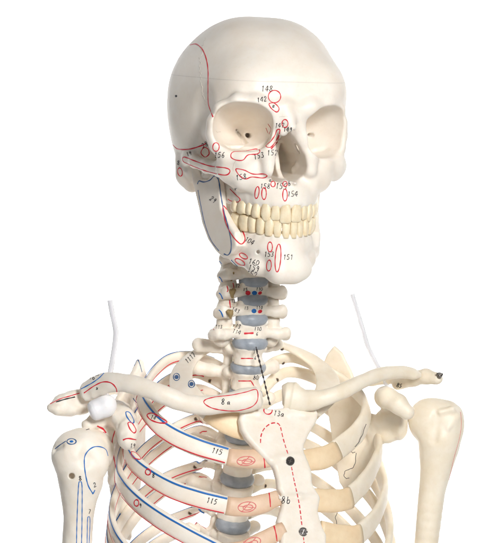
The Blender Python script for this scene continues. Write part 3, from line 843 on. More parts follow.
# ================================================================ RIBS
TF = Frame(at(240, 420, 3.0), rotz(TY))
RIBS = []
def rib(path, wid, thk, flatten, mat, paint, cart=None, cmat=None, seed=1, marks=None, crange=None, cwid=None, cmarks=None):
    pts = np.array([TF.w(TF.pix(*p)) for p in path])
    n = 10
    P = catmull(pts, n)
    ax = TF.o + TF.R @ V(0, -3.2, 0)
    m = len(P); s = np.linspace(0, 1, m)
    W = np.interp(s, np.linspace(0, 1, len(wid)), wid); Tk = np.interp(s, np.linspace(0, 1, len(thk)), thk)
    out = P - ax; out[:, 2] = 0
    out /= np.linalg.norm(out, axis=1)[:, None]
    N = out * (1 - flatten) + V(0, 0, 1) * flatten
    if flatten > .5: N = np.tile(V(0, -.72, .69), (m, 1)) + out * .25
    g = Geo()
    path_, T, N, B = geo_sweep(g, P, N, W, Tk, sides=20, pw=2.6, jit=.025, seed=seed)
    sg = 1 if B[m // 2, 2] > 0 else -1
    if paint:
        up = B * sg
        a, b = int(m * .12), m - 1
        i = np.arange(a, b)
        e = P + up * (W * .47)[:, None]
        # upper blue line and lower red line follow the edges on the outer face, red also on the inner face
        pb = P + up * (W * .36)[:, None] + N * (Tk * .5)[:, None] * .97
        ribbon(g, pb[i], N[i], .155, 2)
        pr = P - up * (W * .42)[:, None] + N * (Tk * .5)[:, None] * .93
        ribbon(g, pr[i], (N * .8 - up * .6)[i], .11, 1)
        pi = P - up * (W * .15)[:, None] - N * (Tk * .5)[:, None]
        ribbon(g, pi[i[: int(len(i) * .6)]], -N[i[: int(len(i) * .6)]], .1, 1)
    if marks is not None:
        mark_into(g, marks)
    ob = build('rib', g, mats(mat), skel); RIBS.append((g.bvh(), ob))
    if cart:
        cp = [path[-2], path[-1]] + cart
        q = catmull([TF.w(TF.pix(*p)) for p in cp], 8)[8:]
        # start just inside the bone end
        q[0] = q[0] + nrm(q[0] - q[1]) * .15
        mm = len(q); cw = np.interp(np.linspace(0, 1, mm), np.linspace(0, 1, len(cwid)), cwid)
        o2 = q - ax; o2[:, 2] = 0; o2 /= np.linalg.norm(o2, axis=1)[:, None]
        o2[:] = (o2 * (1 - flatten) + V(0, 0, 1) * flatten) if flatten < .5 else o2 * .6 + V(0, -.5, .3)
        gc = Geo(); geo_sweep(gc, q, o2, cw, Tk[-1] * 1.12, sides=18, pw=2.8, jit=.02, seed=seed + 50)
        if cmarks is not None: mark_into(gc, cmarks)
        co = build('costal_cartilage', gc, mats(cmat), ob)
    return ob
w1 = [.8, 1.0, 1.2, 1.3, 1.35, 1.3]
RW = [.85, .95, 1.05, 1.2, 1.35, 1.5, 1.55, 1.5]; RT = [.6, .6, .55, .55, .6, .62, .62, .62]
def m_r1(g, b):
    for (x, y) in ((176.5, 377), (191.5, 384)):
        blob(g, b, x, y, 2.2, 4); line(g, b, oval(x, y, 3.1, 3.6), mat=4, w=1.3, close=True)
    text(g, b, '1117', 187.5, 364.5, 6, 44, w=1.1, sp=.62)
    line(g, b, [(171, 372), (168.5, 380), (170, 389)], w=1.0)
rib([(236, 350, .8), (222, 346, 1.8), (206, 349, 2.2), (191, 359, 1.4), (182, 372, -.2), (182, 386, -2.2), (192, 398, -3.8), (210, 412, -5.2)],
    [.8, .9, 1.1, 1.5, 1.9, 2.1, 1.9, 1.6], [.5, .5, .45, .42, .42, .42, .45, .5], .62, BONE, False,
    cart=[(226, 420, -5.8), (244, 426, -6.2), (256, 428, -6.3)], cmat=CART_L, cwid=[1.7, 2.2, 2.3, 2.0], seed=11, marks=m_r1)
def pinkmark(pts_oval, red):
    def fn(g, b):
        x, y, rx, ry, rt = pts_oval
        line(g, b, oval(x, y, rx, ry, rt), mat=5, w=1.1, close=True); line(g, b, oval(x + 1, y + .5, rx * .55, ry * .5, rt), mat=5, w=1.1, close=True)
        line(g, b, [(x - rx, y - 1), (x + rx, y + 1)], mat=5, w=.9); line(g, b, [(x - rx * .6, y + ry), (x + rx * .4, y - ry)], mat=5, w=.9)
        line(g, b, red, mat=1, w=1.6)
    return fn
def m_r2(g, b):
    text(g, b, '115', 211, 453, 6.5, -14, w=1.1)
    line(g, b, [(147, 415), (152, 413), (158, 416), (167, 422), (160, 423), (151, 420)], w=1.6, close=True); text(g, b, '14', 150, 419, 5, -20, w=1)
rib([(230, 372, 1.0), (212, 363, 2.6), (190, 357, 3.6), (168, 361, 3.4), (150, 378, 1.6), (142, 398, -1.4), (154, 420, -4.2), (174, 436, -5.6), (200, 448, -6.6), (229, 457, -7.2)],
    RW, RT, .3, BONE, True, cart=[(246, 459, -7.5), (262, 459, -7.7), (274, 458, -7.6)], cmat=CART_R, cwid=[1.5, 1.55, 1.6, 1.4], seed=12, marks=m_r2,
    cmarks=pinkmark((246, 461, 9, 4.5, 4), [(262.5, 451), (264, 458), (265, 468)]))
def m_r3(g, b):
    text(g, b, '115', 206, 503, 6.5, -12, w=1.1); line(g, b, oval(148, 472, 2.6, 3.0), w=1.6, close=True); text(g, b, '8', 152, 478, 5, w=1.1)
    line(g, b, [(131, 452), (136, 453), (141, 459), (134, 458)], w=1.3, close=True)
rib([(230, 390, 1.0), (210, 378, 3.0), (190, 373, 4.2), (162, 386, 4.4), (140, 414, 3.2), (128, 440, .6), (132, 459, -3.0), (150, 476, -5.2), (174, 490, -6.9), (200, 499, -8.0), (228, 506, -8.6)],
    RW, RT, .15, BONE, True, cart=[(246, 507, -8.9), (262, 504, -9.1), (278, 498, -9.0)], cmat=CART_R, cwid=[1.5, 1.55, 1.55, 1.3], seed=13, marks=m_r3,
    cmarks=pinkmark((247, 507, 9, 5, 8), [(269, 492), (270, 500), (270.5, 507)]))
def m_r4(g, b):
    line(g, b, oval(136.5, 503, 2.4, 3.2), w=1.5, close=True); text(g, b, '9', 139, 508, 5, w=1)
rib([(226, 402, 1.2), (210, 393, 3.0), (195, 390, 4.4), (170, 398, 5.0), (146, 418, 4.4), (127, 445, 2.4), (119, 470, -.6), (124, 486, -3.8), (139, 503, -6.0), (160, 519, -7.8), (187, 535, -9.0), (217, 551, -9.8)],
    RW, RT, .08, BONE, True, cart=[(240, 551, -10.1), (262, 541, -10.3), (284, 529, -10.2)], cmat=CART_R, cwid=[1.5, 1.5, 1.5, 1.2], seed=14, marks=m_r4,
    cmarks=pinkmark((252, 543, 9, 5, 20), [(274, 526), (276, 534), (277, 541)]))
PW = [.8, .85, .9, .95, 1.0, 1.1, 1.3]; PT = [.55, .55, .5, .5, .55, .6, .6]
rib([(222, 425, 1.6), (208, 420, 3.4), (196, 419, 4.8), (172, 430, 5.6), (145, 450, 5.2), (124, 478, 3.0), (112, 508, -.4), (115, 532, -4.0), (129, 553, -6.4), (150, 573, -8.4), (180, 592, -9.8)], PW, PT, .05, BONE, True, seed=15)
rib([(222, 440, 1.8), (208, 432, 3.6), (194, 432, 5.0), (170, 444, 5.8), (143, 466, 5.4), (121, 496, 3.2), (110, 528, -.4), (112, 556, -4.0), (124, 580, -6)], PW, PT, .05, BONE, True, seed=16)
rib([(218, 468, 2.0), (206, 464, 3.8), (195, 467, 5.2), (168, 477, 6.1), (141, 496, 5.7), (119, 526, 3.4), (109, 556, -.2), (110, 580, -3)], PW, PT, .05, BONE, True, seed=17)
rib([(216, 487, 2.2), (204, 479, 4.0), (191, 479, 5.4), (165, 491, 6.3), (138, 515, 5.8), (116, 548, 3.4), (108, 575, 0)], PW, PT, .05, BONE, True, seed=18)
rib([(212, 512, 2.2), (202, 508, 4.0), (190, 513, 5.5), (164, 524, 6.4), (136, 545, 5.8), (116, 572, 3.4)], PW[:6], PT[:6], .05, BONE, True, seed=19)
rib([(210, 536, 2.3), (198, 528, 4.2), (186, 530, 5.6), (160, 542, 6.5), (134, 562, 5.8)], PW[:6], PT[:6], .05, BONE, True, seed=20)
LW = [.85, .95, 1.05, 1.25, 1.45, 1.65, 1.75, 1.75]
# the other side
rib([(266, 347, .8), (280, 345, 1.8), (298, 352, 2.2), (315, 362, 1.4), (326, 375, -.2), (328, 388, -2.2), (322, 400, -3.8), (312, 412, -5.2)],
    [.8, .9, 1.1, 1.4, 1.9, 2.1, 1.9, 1.6], [.5, .5, .45, .42, .42, .42, .45, .5], .62, BONE_CREAM, False, cart=[(305, 418, -5.8), (298, 422, -6.2)], cmat=CART_L, cwid=[1.5, 1.5, 1.4], seed=21)
rib([(262, 370, 1.0), (275, 361, 2.6), (295, 358, 3.6), (320, 368, 3.4), (346, 384, 2.4), (363, 400, -.2), (366, 414, -3.0), (358, 432, -5.0), (336, 451, -6.8)],
    LW, RT, .3, BONE_CREAM, False, cart=[(322, 458, -7.4), (303, 461, -7.6)], cmat=CART_L, cwid=[1.7, 1.85, 1.9], seed=22)
rib([(262, 392, 1.0), (275, 378, 3.0), (292, 372, 4.2), (320, 380, 4.6), (350, 402, 3.8), (372, 430, 1.6), (379, 449, -1.6), (374, 466, -4.4), (364, 483, -6.6), (349, 498, -8.2)],
    LW, RT, .15, BONE_CREAM, False, cart=[(332, 501, -8.8), (313, 500, -9.0)], cmat=CART_L, cwid=[1.8, 1.95, 1.9], seed=23)
rib([(260, 408, 1.2), (273, 399, 3.0), (290, 394, 4.4), (318, 402, 5.0), (348, 424, 4.6), (372, 455, 2.6), (384, 486, -.8), (381, 506, -4.6), (372, 522, -7.0), (359, 535, -9.0)],
    LW, RT, .08, BONE_CREAM, False, cart=[(342, 537, -9.6), (320, 532, -10.0)], cmat=CART_L, cwid=[1.8, 1.95, 1.9], seed=24)
rib([(257, 428, 1.6), (270, 422, 3.4), (286, 418, 4.8), (318, 430, 5.6), (350, 455, 5.2), (376, 486, 3.0), (389, 518, -.8), (388, 545, -4.6), (378, 568, -8.0)], PW, PT, .05, BONE_CREAM, False, seed=25)
rib([(255, 444, 1.8), (268, 438, 3.6), (284, 436, 5.0), (316, 449, 5.8), (348, 474, 5.4), (376, 506, 3.2), (391, 542, -.4), (392, 570, -4)], PW, PT, .05, BONE_CREAM, False, seed=26)
rib([(252, 470, 2.0), (265, 466, 3.8), (282, 466, 5.2), (314, 480, 6.1), (346, 505, 5.7), (374, 538, 3.4), (390, 572, 0)], PW, PT, .05, BONE_CREAM, False, seed=27)
rib([(250, 490, 2.2), (264, 484, 4.0), (282, 486, 5.4), (312, 500, 6.3), (344, 526, 5.8), (370, 560, 3.4)], PW[:6], PT[:6], .05, BONE_CREAM, False, seed=28)
rib([(248, 515, 2.2), (262, 510, 4.0), (280, 513, 5.5), (312, 530, 6.4), (340, 556, 5.8)], PW[:6], PT[:6], .05, BONE_CREAM, False, seed=29)
# ================================================================ STERNUM
def sternum():
    out = [(240, 413), (245, 409), (252, 407.5), (262, 409), (272, 410), (283, 408), (290, 406), (300, 408), (308, 409), (315, 410.5), (317, 415), (314, 425), (308, 435), (303, 446), (303, 455), (307, 462), (310, 472), (311, 484), (315, 492), (319, 500), (317, 512), (320, 524), (325, 536), (326, 560), (282, 560), (280, 545), (280, 533), (276, 522), (280, 511), (282, 498), (277, 490), (276, 480), (272, 467), (263, 459), (254, 449), (246, 440), (240, 430), (238, 420)]
    pts = [TF.w(TF.pix(x, y, -6.3 - (y - 408) * .031)) for x, y in out]
    P = np.array(pts); c = P.mean(0)
    lo, hi = P.min(0) - 1.2, P.max(0) + 1.2
    sd = SDF(lo, hi, .07)
    up = nrm(TF.w(TF.pix(300, 540, -10.4)) - TF.w(TF.pix(280, 410, -6.4))); n = np.cross(up, TF.R @ V(1, 0, 0))
    sd.plate(P, .42, rnd=.3, k=.05, n=n)
    q = lambda x, y, d=0: TF.w(TF.pix(x, y, -6.3 - (y - 408) * .031 - d))
    # raised borders, sternal angle and notches for the cartilages
    sd.chain([q(270, 461, .25), q(285, 458.5, .3), q(301, 457, .25)], .2, k=.45)
    sd.chain([q(280, 498, .3), q(300, 497, .38), q(316, 497, .3)], .15, k=.35)
    sd.chain([q(245, 415, .2), q(258, 416, .3), q(268, 420, .2)], .25, k=.4); sd.chain([q(290, 415, .2), q(303, 416, .3), q(312, 418, .2)], .25, k=.4)
    sd.rough(.016, 1.0, 9)
    g = from_sdf(sd, None, 2)
    def mk(g2, b):
        line(g2, b, oval(268, 410.5, 4.2, 3.8), w=1.5, close=True)
        line(g2, b, [(260.5, 443), (261, 436), (264, 429), (270, 424), (276, 423), (280, 426), (283, 438), (286, 448), (288.5, 455.5)], w=1.4, dash=(5, 1))
        line(g2, b, [(291.5, 467), (294, 480), (299, 503), (302, 526)], w=1.4, dash=(5, 1)); line(g2, b, [(303.5, 537.5), (305, 552)], w=1.4, dash=(5, 1))
        text(g2, b, '13a', 273, 416, 6.5, -8, w=1.0); text(g2, b, '8b', 281, 504, 8.5, 0, w=1.2, sp=.8)
    mark_into(g, mk)
    return g, n
SG, SN = sternum(); sb = SG.bvh()
st = build('sternum', SG, mats(BONE), skel)
def screw(px, py, bvh, r, parent, name='screw'):
    h = cast(bvh, px, py)
    if h is None: return
    n = nrm(h[1] + V(0, -1.2, 0)); g = Geo(); c = h[0] + n * .05
    u = nrm(np.cross(n, V(.4, 0, 1))); v = np.cross(n, u)
    tube(g, [c - n * .25, c + n * .03], r, sides=24, mat=0)
    ring = [c + n * .035 + (u * math.cos(t) + v * math.sin(t)) * r * .88 for t in np.arange(25) * math.pi / 12]
    tube(g, ring, r * .13, sides=6, n=1, mat=1)
    for d in (u, v): tube(g, [c + n * .04 - d * r * .55, c + n * .04 + d * r * .55], r * .1, sides=6, mat=1)
    build(name, g, [INK, STEEL], parent, smooth=False)
screw(290, 461, sb, .36, st); screw(303, 532, sb, .36, st)
# ================================================================ CLAVICLES
def bonetube(name, pts, wid, thk, nr, mat, seed, marks=None, pw=2.1, jit=.03):
    P = catmull([at(*p) for p in pts], 10); m = len(P); s = np.linspace(0, 1, m); k = np.linspace(0, 1, len(pts))
    N = np.stack([np.interp(s, np.linspace(0, 1, len(nr)), np.array(nr)[:, a]) for a in range(3)], 1)
    g = Geo(); geo_sweep(g, P, N, np.interp(s, k, wid), np.interp(s, k, thk), sides=24, pw=pw, jit=jit, seed=seed)
    # rounded ends
    if marks: mark_into(g, marks)
    return build(name, g, mats(mat), skel)
def m_clr(g, b):
    line(g, b, [(205, 400), (215, 397), (232, 395), (246, 392), (256, 389.5), (258, 396), (256, 403), (249, 408), (234, 411), (215, 409), (205, 404)], w=1.3, close=True)
    text(g, b, '8', 221, 405, 7, 0, w=1.2); text(g, b, 'a', 227, 405, 6, 0, w=1.1)
    line(g, b, [(81, 389), (92, 383), (99, 378), (104, 373)], mat=2, w=1.5)
    line(g, b, [(84, 393), (94, 386), (103, 382), (111, 383), (116, 388), (117, 393)], w=1.5)
    text(g, b, '16', 89, 380, 5.5, 0, w=1); text(g, b, 'x', 96, 390, 4.5, 0, w=1); line(g, b, [(95, 376), (99, 375)], mat=3, w=.9)
bonetube('clavicle', [(261.5, 397, -4.3), (257, 398, -4.4), (247, 400, -4.7), (230, 402.5, -5.2), (206, 405.5, -6.2), (185, 403, -6.8), (165, 395.5, -7.0), (145, 388, -6.6), (125, 383, -5.8), (107, 383, -4.9), (93, 388, -4.1), (84, 393, -3.7), (81, 395, -3.6)],
    [1.0, 1.85, 2.0, 1.65, 1.5, 1.5, 1.5, 1.5, 1.5, 1.75, 1.9, 1.5, .6], [.8, 1.6, 1.6, 1.3, 1.2, 1.2, 1.2, 1.15, 1.1, 1.0, .9, .8, .3],
    [(0, -1, .1), (0, -1, .1), (0, -1, .25), (-.1, -.9, .7)], BONE, 31, m_clr)
bonetube('clavicle', [(282, 397, -2.0), (285, 397, -2.0), (293, 398.5, -2.0), (305, 400.5, -2.2), (322, 398.5, -2.4), (343, 391, -1.8), (362, 381.5, -.2), (382, 374, 2.0), (402, 372, 3.8), (414, 374, 4.6), (420, 375, 4.9)],
    [1.2, 2.5, 2.6, 1.85, 1.4, 1.25, 1.2, 1.15, 1.1, 1.0, .5], [.8, 1.6, 1.7, 1.4, 1.2, 1.1, 1.05, .95, .85, .8, .4],
    [(0, -1, .1), (0, -1, .1), (0, -1, .25), (.1, -.8, .8)], BONE_CREAM, 32)
# ================================================================ SCAPULAE
def scap_right():
    sd = SDF(at(40, 560, -8) - 1, at(178, 345, 8) + 1, .075)
    q = lambda x, y, Y: at(x, y, Y)
    # blade behind the ribs
    bl = [(127, 382, 3.4), (131, 366, 4.6), (135, 359, 5.0), (140, 360, 5.4), (146, 374, 6.0), (150, 400, 6.5), (146, 450, 6.9), (136, 505, 6.6), (127, 540, 6), (119, 520, 4.6), (113, 480, 2.6), (109, 448, 0.8), (110, 418, .2), (118, 400, 1.6)]
    sd.plate([q(*p) for p in bl], .28, rnd=.2, k=.15)
    sd.chain([q(109, 440, .4), q(113, 480, 2.4), q(119, 522, 4.4)], [.5, .4, .4], k=.3)
    # neck and glenoid
    sd.chain([q(121, 412, .8), q(112, 424, -.6), q(104, 436, -2.0)], [.9, 1.0, 1.15], k=.5)
    # coracoid process hooking forward
    sd.chain([q(114, 412, -.8), q(117, 414, -2.8), q(124, 420, -4.2), q(128, 430, -5.2), (q(127, 441, -5.8))], [1.0, 1.0, .95, .85, .72], k=.35)
    sd.chain([q(112, 413, -1.6), q(98, 419, -2.8), q(88, 425, -3.6)], [.7, .6, .5], k=.5)
    # spine and acromion
    sd.chain([q(140, 392, 6.2), q(118, 388, 4.6), q(95, 392, 1.8), q(80, 400, -1.0)], [.3, .45, .55, .6], k=.4)
    sd.chain([q(80, 398, -1.0), q(72, 399.5, -2.4), q(62, 403, -3.4), q(53, 408, -3.8)], [.9, .8, .7, .5], k=.3, flat=((.25, .2, 1), 1.25))
    sd.chain([q(82, 405, -2.2), q(70, 408, -3.2), q(58, 410, -3.9)], [.82, .66, .5], k=.3)
    sd.ell(q(66, 396, -3.2), (.6, .4, .22), k=.25); sd.ell(q(76, 393, -2.4), (.5, .4, .25), k=.25)
    sd.rough(.035, .6, 21)
    g = from_sdf(sd, None, 2)
    def mk(g2, b):
        line(g2, b, [(123, 440), (128, 438.5), (137, 440)], w=1.7); text(g2, b, '19', 130, 448, 5, 0, w=1)
        line(g2, b, [(126, 412), (130, 413), (134, 421), (132, 423), (127, 417)], mat=2, w=1.5, close=True)
        line(g2, b, [(128, 423), (132, 423), (136, 430), (134, 433), (130, 429)], mat=1, w=1.5, close=True)
        line(g2, b, [(50, 404), (60, 399), (70, 396), (80, 393)], mat=1, w=1.2); line(g2, b, [(56, 402), (66, 399), (75, 397)], mat=3, w=1.6)
        line(g2, b, [(133, 398), (136, 402), (140, 403), (142, 398)], mat=4, w=1.4); line(g2, b, [(134, 366), (138, 360), (142, 372)], mat=4, w=1.2)
        line(g2, b, [(115, 430), (112, 445), (116, 470), (119, 500)], mat=1, w=1.4); line(g2, b, [(97, 426), (103, 429), (106, 433)], mat=1, w=2.2)
    mark_into(g, mk)
    build('scapula', g, mats(BONE), skel)
scap_right()
def scap_left():
    sd = SDF(at(300, 560, 2) - 1, at(452, 345, 13) + 1, .08)
    q = at
    bl = [(320, 364, 10.2), (328, 354, 10.4), (337, 346, 10.5), (344, 353, 10.0), (352, 372, 9.3), (360, 396, 8.8), (371, 413, 8.4), (386, 420, 7.6), (396, 426, 7.2), (396, 433, 7.2), (380, 440, 8.0), (367, 455, 8.6), (356, 478, 9.2), (347, 492, 9.6), (340, 482, 9.8), (333, 440, 10.2), (325, 395, 10.4)]
    sd.plate([q(*p) for p in bl], .22, rnd=.14, k=.15)
    sd.chain([q(398, 428, 7.2), q(376, 441, 8.2), q(360, 470, 9.0), q(349, 490, 9.5)], [.7, .5, .4, .35], k=.3)
    sd.chain([q(378, 424, 8.0), q(388, 420, 7.3), q(393, 417, 6.9)], [.7, .95, 1.1], k=.5)
    sd.ell(q(399.5, 418, 6.9), (.66, 1.25, 1.85), k=.35)
    sd.chain([q(372, 432, 8.3), q(388, 434, 7.4), q(398, 431, 7.0)], [.5, .6, .5], k=.5)
    # coracoid
    sd.chain([q(390, 404, 7.0), q(385, 397, 5.2), q(388, 398, 4.0), q(398, 404, 3.4), q(407, 412, 3.2)], [.8, .85, .85, .8, .62], k=.3)
    # spine and acromion
    sd.chain([q(346, 384, 10.4), q(372, 380, 9.6), q(398, 378, 8.4), q(415, 377, 7.2)], [.3, .45, .5, .5], k=.4)
    sd.chain([q(398, 384, 8.0), q(414, 378.5, 6.6), q(426, 376.5, 5.6), q(437, 378.5, 5.0)], [.5, .62, .6, .5], k=.3)
    sd.rough(.022, 1.0, 22)
    g = from_sdf(sd, None, 2)
    def mk(g2, b):
        text(g2, b, '85', 396, 387, 5, -15, w=1.2)
    mark_into(g, mk)
    build('scapula', g, mats(BONE_CREAM), skel)
scap_left()
# ================================================================ HUMERI
def hum_right():
    sd = SDF(at(44, 575, -6) - 1, at(120, 420, 0) + 1.6, .075); q = at
    sd.ell(q(92, 452, -3.0), (1.75, 1.9, 1.85), k=.3)
    sd.ell(q(70, 455, -4.2), (1.5, 1.6, 1.75), k=.7)
    sd.ell(q(82, 447, -4.0), (1.6, 1.5, 1.5), k=.6)
    sd.ell(q(97, 462, -4.6), (.95, .8, 1.5), k=.6)
    sd.ell(q(78, 468, -4.3), (1.55, 1.4, 2.0), k=.7)
    C = catmull([q(80.5, 468, -4.0), q(80.5, 480, -3.9), q(79, 497, -3.8), q(78.5, 517, -3.6), q(77, 545, -3.4), q(76, 590, -3.2)], 6)
    sd.chain(C, list(np.interp(np.linspace(0, 5, len(C)), range(6), [1.9, 1.75, 1.42, 1.18, 1.17, 1.17])), k=.12)
    sd.cap(q(88, 436, -5.8), q(86, 462, -5.9), .2, .24, k=.5, mode='sub')
    sd.cap(q(60, 446, -5.4), q(54, 450, -4.8), .2, .2, k=.4, mode='sub')
    sd.rough(.03, 1.1, 31)
    sd.cap(q(71, 476, -7), q(72, 476, -4.9), .27, .22, k=.08, mode='sub')
    g = from_sdf(sd, None, 2)
    def mk(g2, b):
        B = lambda p, **k: line(g2, b, p, mat=2, **({'w': 1.4} | k))
        B([(93, 494), (88, 485), (85, 471), (84.5, 458), (88, 451), (94, 447), (101, 447), (106, 450), (108, 456)]); B([(93, 494), (95, 490)], w=1.6)
        B([(76.5, 545), (77, 520), (78.5, 486), (80, 482), (82, 486), (82, 520), (81.5, 545)], w=1.1)
        B([(87, 545), (87.5, 520), (88.5, 517), (90, 520), (89, 545)], w=1.1)
        line(g2, b, oval(71.5, 441.5, 4.6, 2.8, 0), mat=4, w=1.4, close=True); blob(g2, b, 71.5, 441.5, 2, 2, 0, 1.2)
        line(g2, b, [(55, 449), (60, 445), (66, 441)], mat=4, w=1.2); 
        text(g2, b, '8', 79, 481, 5, 10, w=1.2); text(g2, b, '2', 94, 488, 5.5, 20, w=1); text(g2, b, '7', 88, 514, 5, 0, w=1); text(g2, b, '4', 59, 527, 4.5, 60, w=1)
        line(g2, b, [(96, 426), (101, 429), (104, 433)], mat=1, w=2.0); line(g2, b, [(86, 430), (92, 428)], mat=3, w=1.3)
    mark_into(g, mk)
    build('humerus', g, mats(BONE), skel)
hum_right()
def hum_left():
    sd = SDF(at(398, 575, 4) - 1.2, at(468, 392, 11) + 1.2, .075); q = at
    sd.ell(q(428.5, 421, 7.0), (1.72, 1.9, 1.9), k=.3)
    sd.ell(q(449, 420, 6.6), (1.15, 1.5, 1.55), k=.6)
    sd.ell(q(437, 416, 6.6), (1.6, 1.5, 1.4), k=.5)
    sd.ell(q(441, 440, 6.6), (1.55, 1.4, 2.2), k=.8)
    sd.ell(q(430, 436, 6.0), (.8, .7, 1.3), k=.5)
    sd.ell(q(458, 425, 6.8), (.4, .9, 1.4), k=.5)
    C = catmull([q(440, 436, 6.7), q(438.5, 450, 6.75), q(436, 468, 6.8), q(432, 492, 7.0), q(426.5, 543, 7.2), q(423, 590, 7.3)], 6)
    sd.chain(C, list(np.interp(np.linspace(0, 5, len(C)), range(6), [1.8, 1.6, 1.3, 1.08, 1.0, 1.0])), k=.12)
    # bicipital groove and rough tubercle
    sd.chain([q(437, 414, 4.9), q(434, 440, 4.9)], [.2, .2], k=.5, mode='sub')
    sd.chain([q(440, 412, 5.1), q(452, 409, 5.2), q(457, 416, 5.6), q(448, 428, 5.1)], [.12, .14, .14, .12], k=.4)
    sd.rough(.012, 1.2, 32)
    g = from_sdf(sd, None, 2)
    def mk(g2, b):
        line(g2, b, [(460.5, 412), (461.3, 424), (459.5, 438), (454, 458), (449, 480), (445.5, 500), (442, 520), (438.8, 545)], mat=5, w=.5)
    mark_into(g, mk)
    build('humerus', g, mats(BONE_CREAM), skel)
hum_left()
# ---- shoulder spacer, end screw, wires, cord
def lathe_spacer():
    sd = SDF(at(80, 430, -8) - 1, at(122, 385, -2) + 1, .06)
    a, b = at(91.5, 412, -4.7), at(109, 404.5, -4.5); n = nrm(b - a); u = nrm(np.cross(n, V(0, 0, 1))); v = np.cross(n, u); c = (a + b) / 2
    sd.plate([c + .86 * (u * math.cos(t) + v * math.sin(t)) for t in np.arange(28) * math.pi / 14], .95, rnd=.55, k=.02, n=n)
    sd.ell(c + n * .6, (.78, .8, .86), k=.3)
    sd.chain([c - n * .55 + .9 * (u * math.cos(t) + v * math.sin(t)) for t in np.arange(29) * math.pi / 14], .07, k=.05, mode='sub')
    sd.rough(.012, .6, 4)
    build('shoulder_spacer', from_sdf(sd, None, 2), [WHITE], skel)
lathe_spacer()
g = Geo(); tube(g, [at(439, 377, 4.6), at(440, 374.3, 4.4)], [.22, .24], sides=12); tube(g, [at(436.5, 374, 4.3), at(443, 374.5, 4.3)], .1, sides=8)
build('screw', g, [STEEL], skel)
g = Geo(); p0, p1 = at(256, 347, -.4), at(270, 405, -3.6)
for i in range(22):
    a = p0 + (p1 - p0) * (i / 22); b = p0 + (p1 - p0) * ((i + .86) / 22)
    tube(g, [a, b], .078 if i % 2 else .038, sides=8)
build('cord', g, [WIRE], skel)
def coil(pts, r=.1, amp=.02):
    P = catmull([at(*p) for p in pts], 6); q = []
    for i, p in enumerate(P):
        q.append(p + amp * V(math.cos(i * .9), math.sin(i * .9), .4 * math.sin(i * 1.3)))
    g = Geo(); tube(g, q, .024, sides=6, n=3)
    build('rib_wire', g, [WIRE], skel)
coil([(366, 424, 1.2), (363, 433, .9), (360, 440, .6), (356, 446, .4), (352.5, 447, .3), (351, 450, .2), (352.5, 453, .2), (355, 452, .2)])
coil([(356, 453, 0), (355.5, 461, -.3), (353.5, 467, -.6), (349, 469.5, -.8), (345.5, 471, -.9), (344, 475, -1), (346, 478.5, -1), (349, 478, -1)])
coil([(347, 505, -1.8), (341, 509, -2.2), (337, 513.5, -2.6), (335.5, 518, -2.8), (337, 524, -3.2), (337.5, 531, -3.5)])
# screws holding the ribs to the spine
for (x, y) in ((207, 366), (210, 381), (196, 419), (195, 467), (190, 513), (282, 349), (283, 363), (277, 380), (273, 399), (265, 486)):
    best = None
    for bv, ob in RIBS:
        h = cast(bv, x, y)
        if h is not None and (best is None or h[0][1] < best[0][0][1]): best = (h, ob)
    if best is None: continue
    (c, n), ob = best; n = nrm(n + V(0, -1, 0)); g = Geo()
    tube(g, [c - n * .3, c + n * .03], .17, sides=12); tube(g, [c + n * .03, c + n * .06], .08, sides=8, mat=1)
    build('screw', g, [BRASS, WIRE], ob)
# ---------------------------------------------------------------- the two clear tubes behind the shoulders
TUBE = bpy.data.materials.new('clear_vinyl'); TUBE.use_nodes = True
b = TUBE.node_tree.nodes['Principled BSDF']; b.inputs['Base Color'].default_value = srgb(242, 242, 245); b.inputs['Roughness'].default_value = .3
b.inputs['Transmission Weight'].default_value = .45; b.inputs['IOR'].default_value = 1.3
nz = TUBE.node_tree.nodes.new('ShaderNodeTexNoise'); nz.inputs['Scale'].default_value = 120
mr = TUBE.node_tree.nodes.new('ShaderNodeMapRange'); mr.inputs['To Min'].default_value = .22; mr.inputs['To Max'].default_value = .45
TUBE.node_tree.links.new(nz.outputs['Fac'], mr.inputs['Value']); TUBE.node_tree.links.new(mr.outputs['Result'], b.inputs['Roughness'])
def vinyl(pts, r, label):
    P = catmull([at(*p) for p in pts], 10)
    g = Geo(); n = len(P)
    geo_sweep(g, P, np.tile(V(0, 1, 0), (n, 1)), r * 2, r * 2, sides=18, pw=2.0, cap=False)
    geo_sweep(g, P[::-1], np.tile(V(0, 1, 0), (n, 1)), r * 1.3, r * 1.3, sides=18, pw=2.0, cap=False)
    # ring closing the wall at the top end
    s = 18; k = (n - 1) * s; i0 = 0; inner = n * s
    tot = g.n
    o = at(*pts[-1])
    ob = build('plastic_tube', g, [TUBE], None, origin=o)
    ob['label'] = label; ob['category'] = 'tube'; ob['group'] = 'clear plastic tubes behind the shoulders'
    return ob
vinyl([(110, 300, 2.5), (112, 312, 2.5), (115, 326, 2.5), (115.8, 334, 2.5), (114.5, 348, 2.5), (111.5, 366, 2.5), (108, 384, 2.5), (105, 398, 2.5)], .225, 'clear bent plastic tube rising behind the shoulder with the blue and red painted collarbone')
vinyl([(352, 294, 8.5), (357, 310, 8.5), (363, 330, 8.5), (366.5, 342, 8.5), (371, 353, 8.5), (378, 366, 8.5), (384, 378, 8.6), (387, 386, 8.8)], .2, 'clear bent plastic tube leaning behind the unpainted cream collarbone and shoulder')
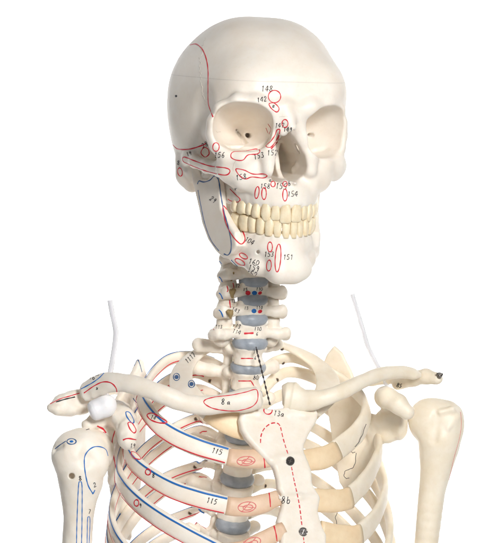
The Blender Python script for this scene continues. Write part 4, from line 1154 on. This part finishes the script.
# ================================================================ BACKDROP
def backdrop():
    g = Geo(); prof = [(-1.0 * 100, -330), (60, -330)]
    prof = [(-420, -190), (230, -190)] + [(230 + 130 * math.sin(t), -190 + 130 * (1 - math.cos(t))) for t in np.linspace(0.1, math.pi / 2, 12)] + [(360, 0), (360, 330)]
    v = []
    for x in (-400, 400):
        v += [(x, y, z) for y, z in prof]
    n = len(prof); f = [(i, i + 1, n + i + 1, n + i) for i in range(n - 1)]
    g.add(v, np.array(f)[:, ::-1], 0)
    m = flat('white_paper', (.9, .9, .9, 1), .9)
    m.node_tree.nodes['Mix (Legacy)'].inputs['Fac'].default_value = .02 if 'Mix (Legacy)' in m.node_tree.nodes else .02
    o = build('backdrop', g, [m]); o['kind'] = 'structure'
    o['label'] = 'seamless pure white studio paper behind the skeleton'; o['category'] = 'backdrop'
backdrop()
# ================================================================ LIGHT
def area(name, loc, tgt, sx, sy, e, col=(1, 1, 1)):
    l = bpy.data.lights.new(name, 'AREA'); l.shape = 'RECTANGLE'; l.size, l.size_y = sx, sy; l.energy = e; l.color = col
    o = bpy.data.objects.new(name, l); COL.objects.link(o); o.location = loc
    d = Vector(tgt) - Vector(loc); o.rotation_euler = d.to_track_quat('-Z', 'Y').to_euler()
    return o
W = bpy.data.worlds.new('World'); scene.world = W; W.use_nodes = True
bg = W.node_tree.nodes['Background']; bg.inputs['Color'].default_value = (1, .99, .97, 1); bg.inputs['Strength'].default_value = .07
area('key_softbox', (.75, -2.2, .7), (0, 0, 0), .5, .5, 50, (1, .995, .985))
area('fill_softbox', (-1.2, -2.2, .1), (0, 0, 0), 1.0, 1.0, 5, (1, 1, 1))
for x in (-1.9, 1.9):
    area('backdrop_light', (x, 1.6, 1.2), (x * .15, 3.6, .2), 1.2, 1.2, 62)
    area('backdrop_light', (x, 1.6, -.9), (x * .15, 3.6, -.2), 1.2, 1.2, 62)
# ================================================================ CAMERA
cam = bpy.data.cameras.new('camera'); co = bpy.data.objects.new('camera', cam); COL.objects.link(co)
co.location = (0, -D * .01, 0); co.rotation_euler = (math.pi / 2, 0, 0)
cam.sensor_fit = 'HORIZONTAL'; cam.sensor_width = 36; cam.lens = 36 * D / (480 / S); cam.clip_end = 100; cam.clip_start = .05
scene.camera = co
scene.view_settings.view_transform = 'Standard'; scene.view_settings.look = 'None'; scene.view_settings.exposure = .14; scene.view_settings.gamma = 1
scene.render.engine = 'CYCLES'
scene.cycles.use_denoising = True
scene.cycles.max_bounces = 8
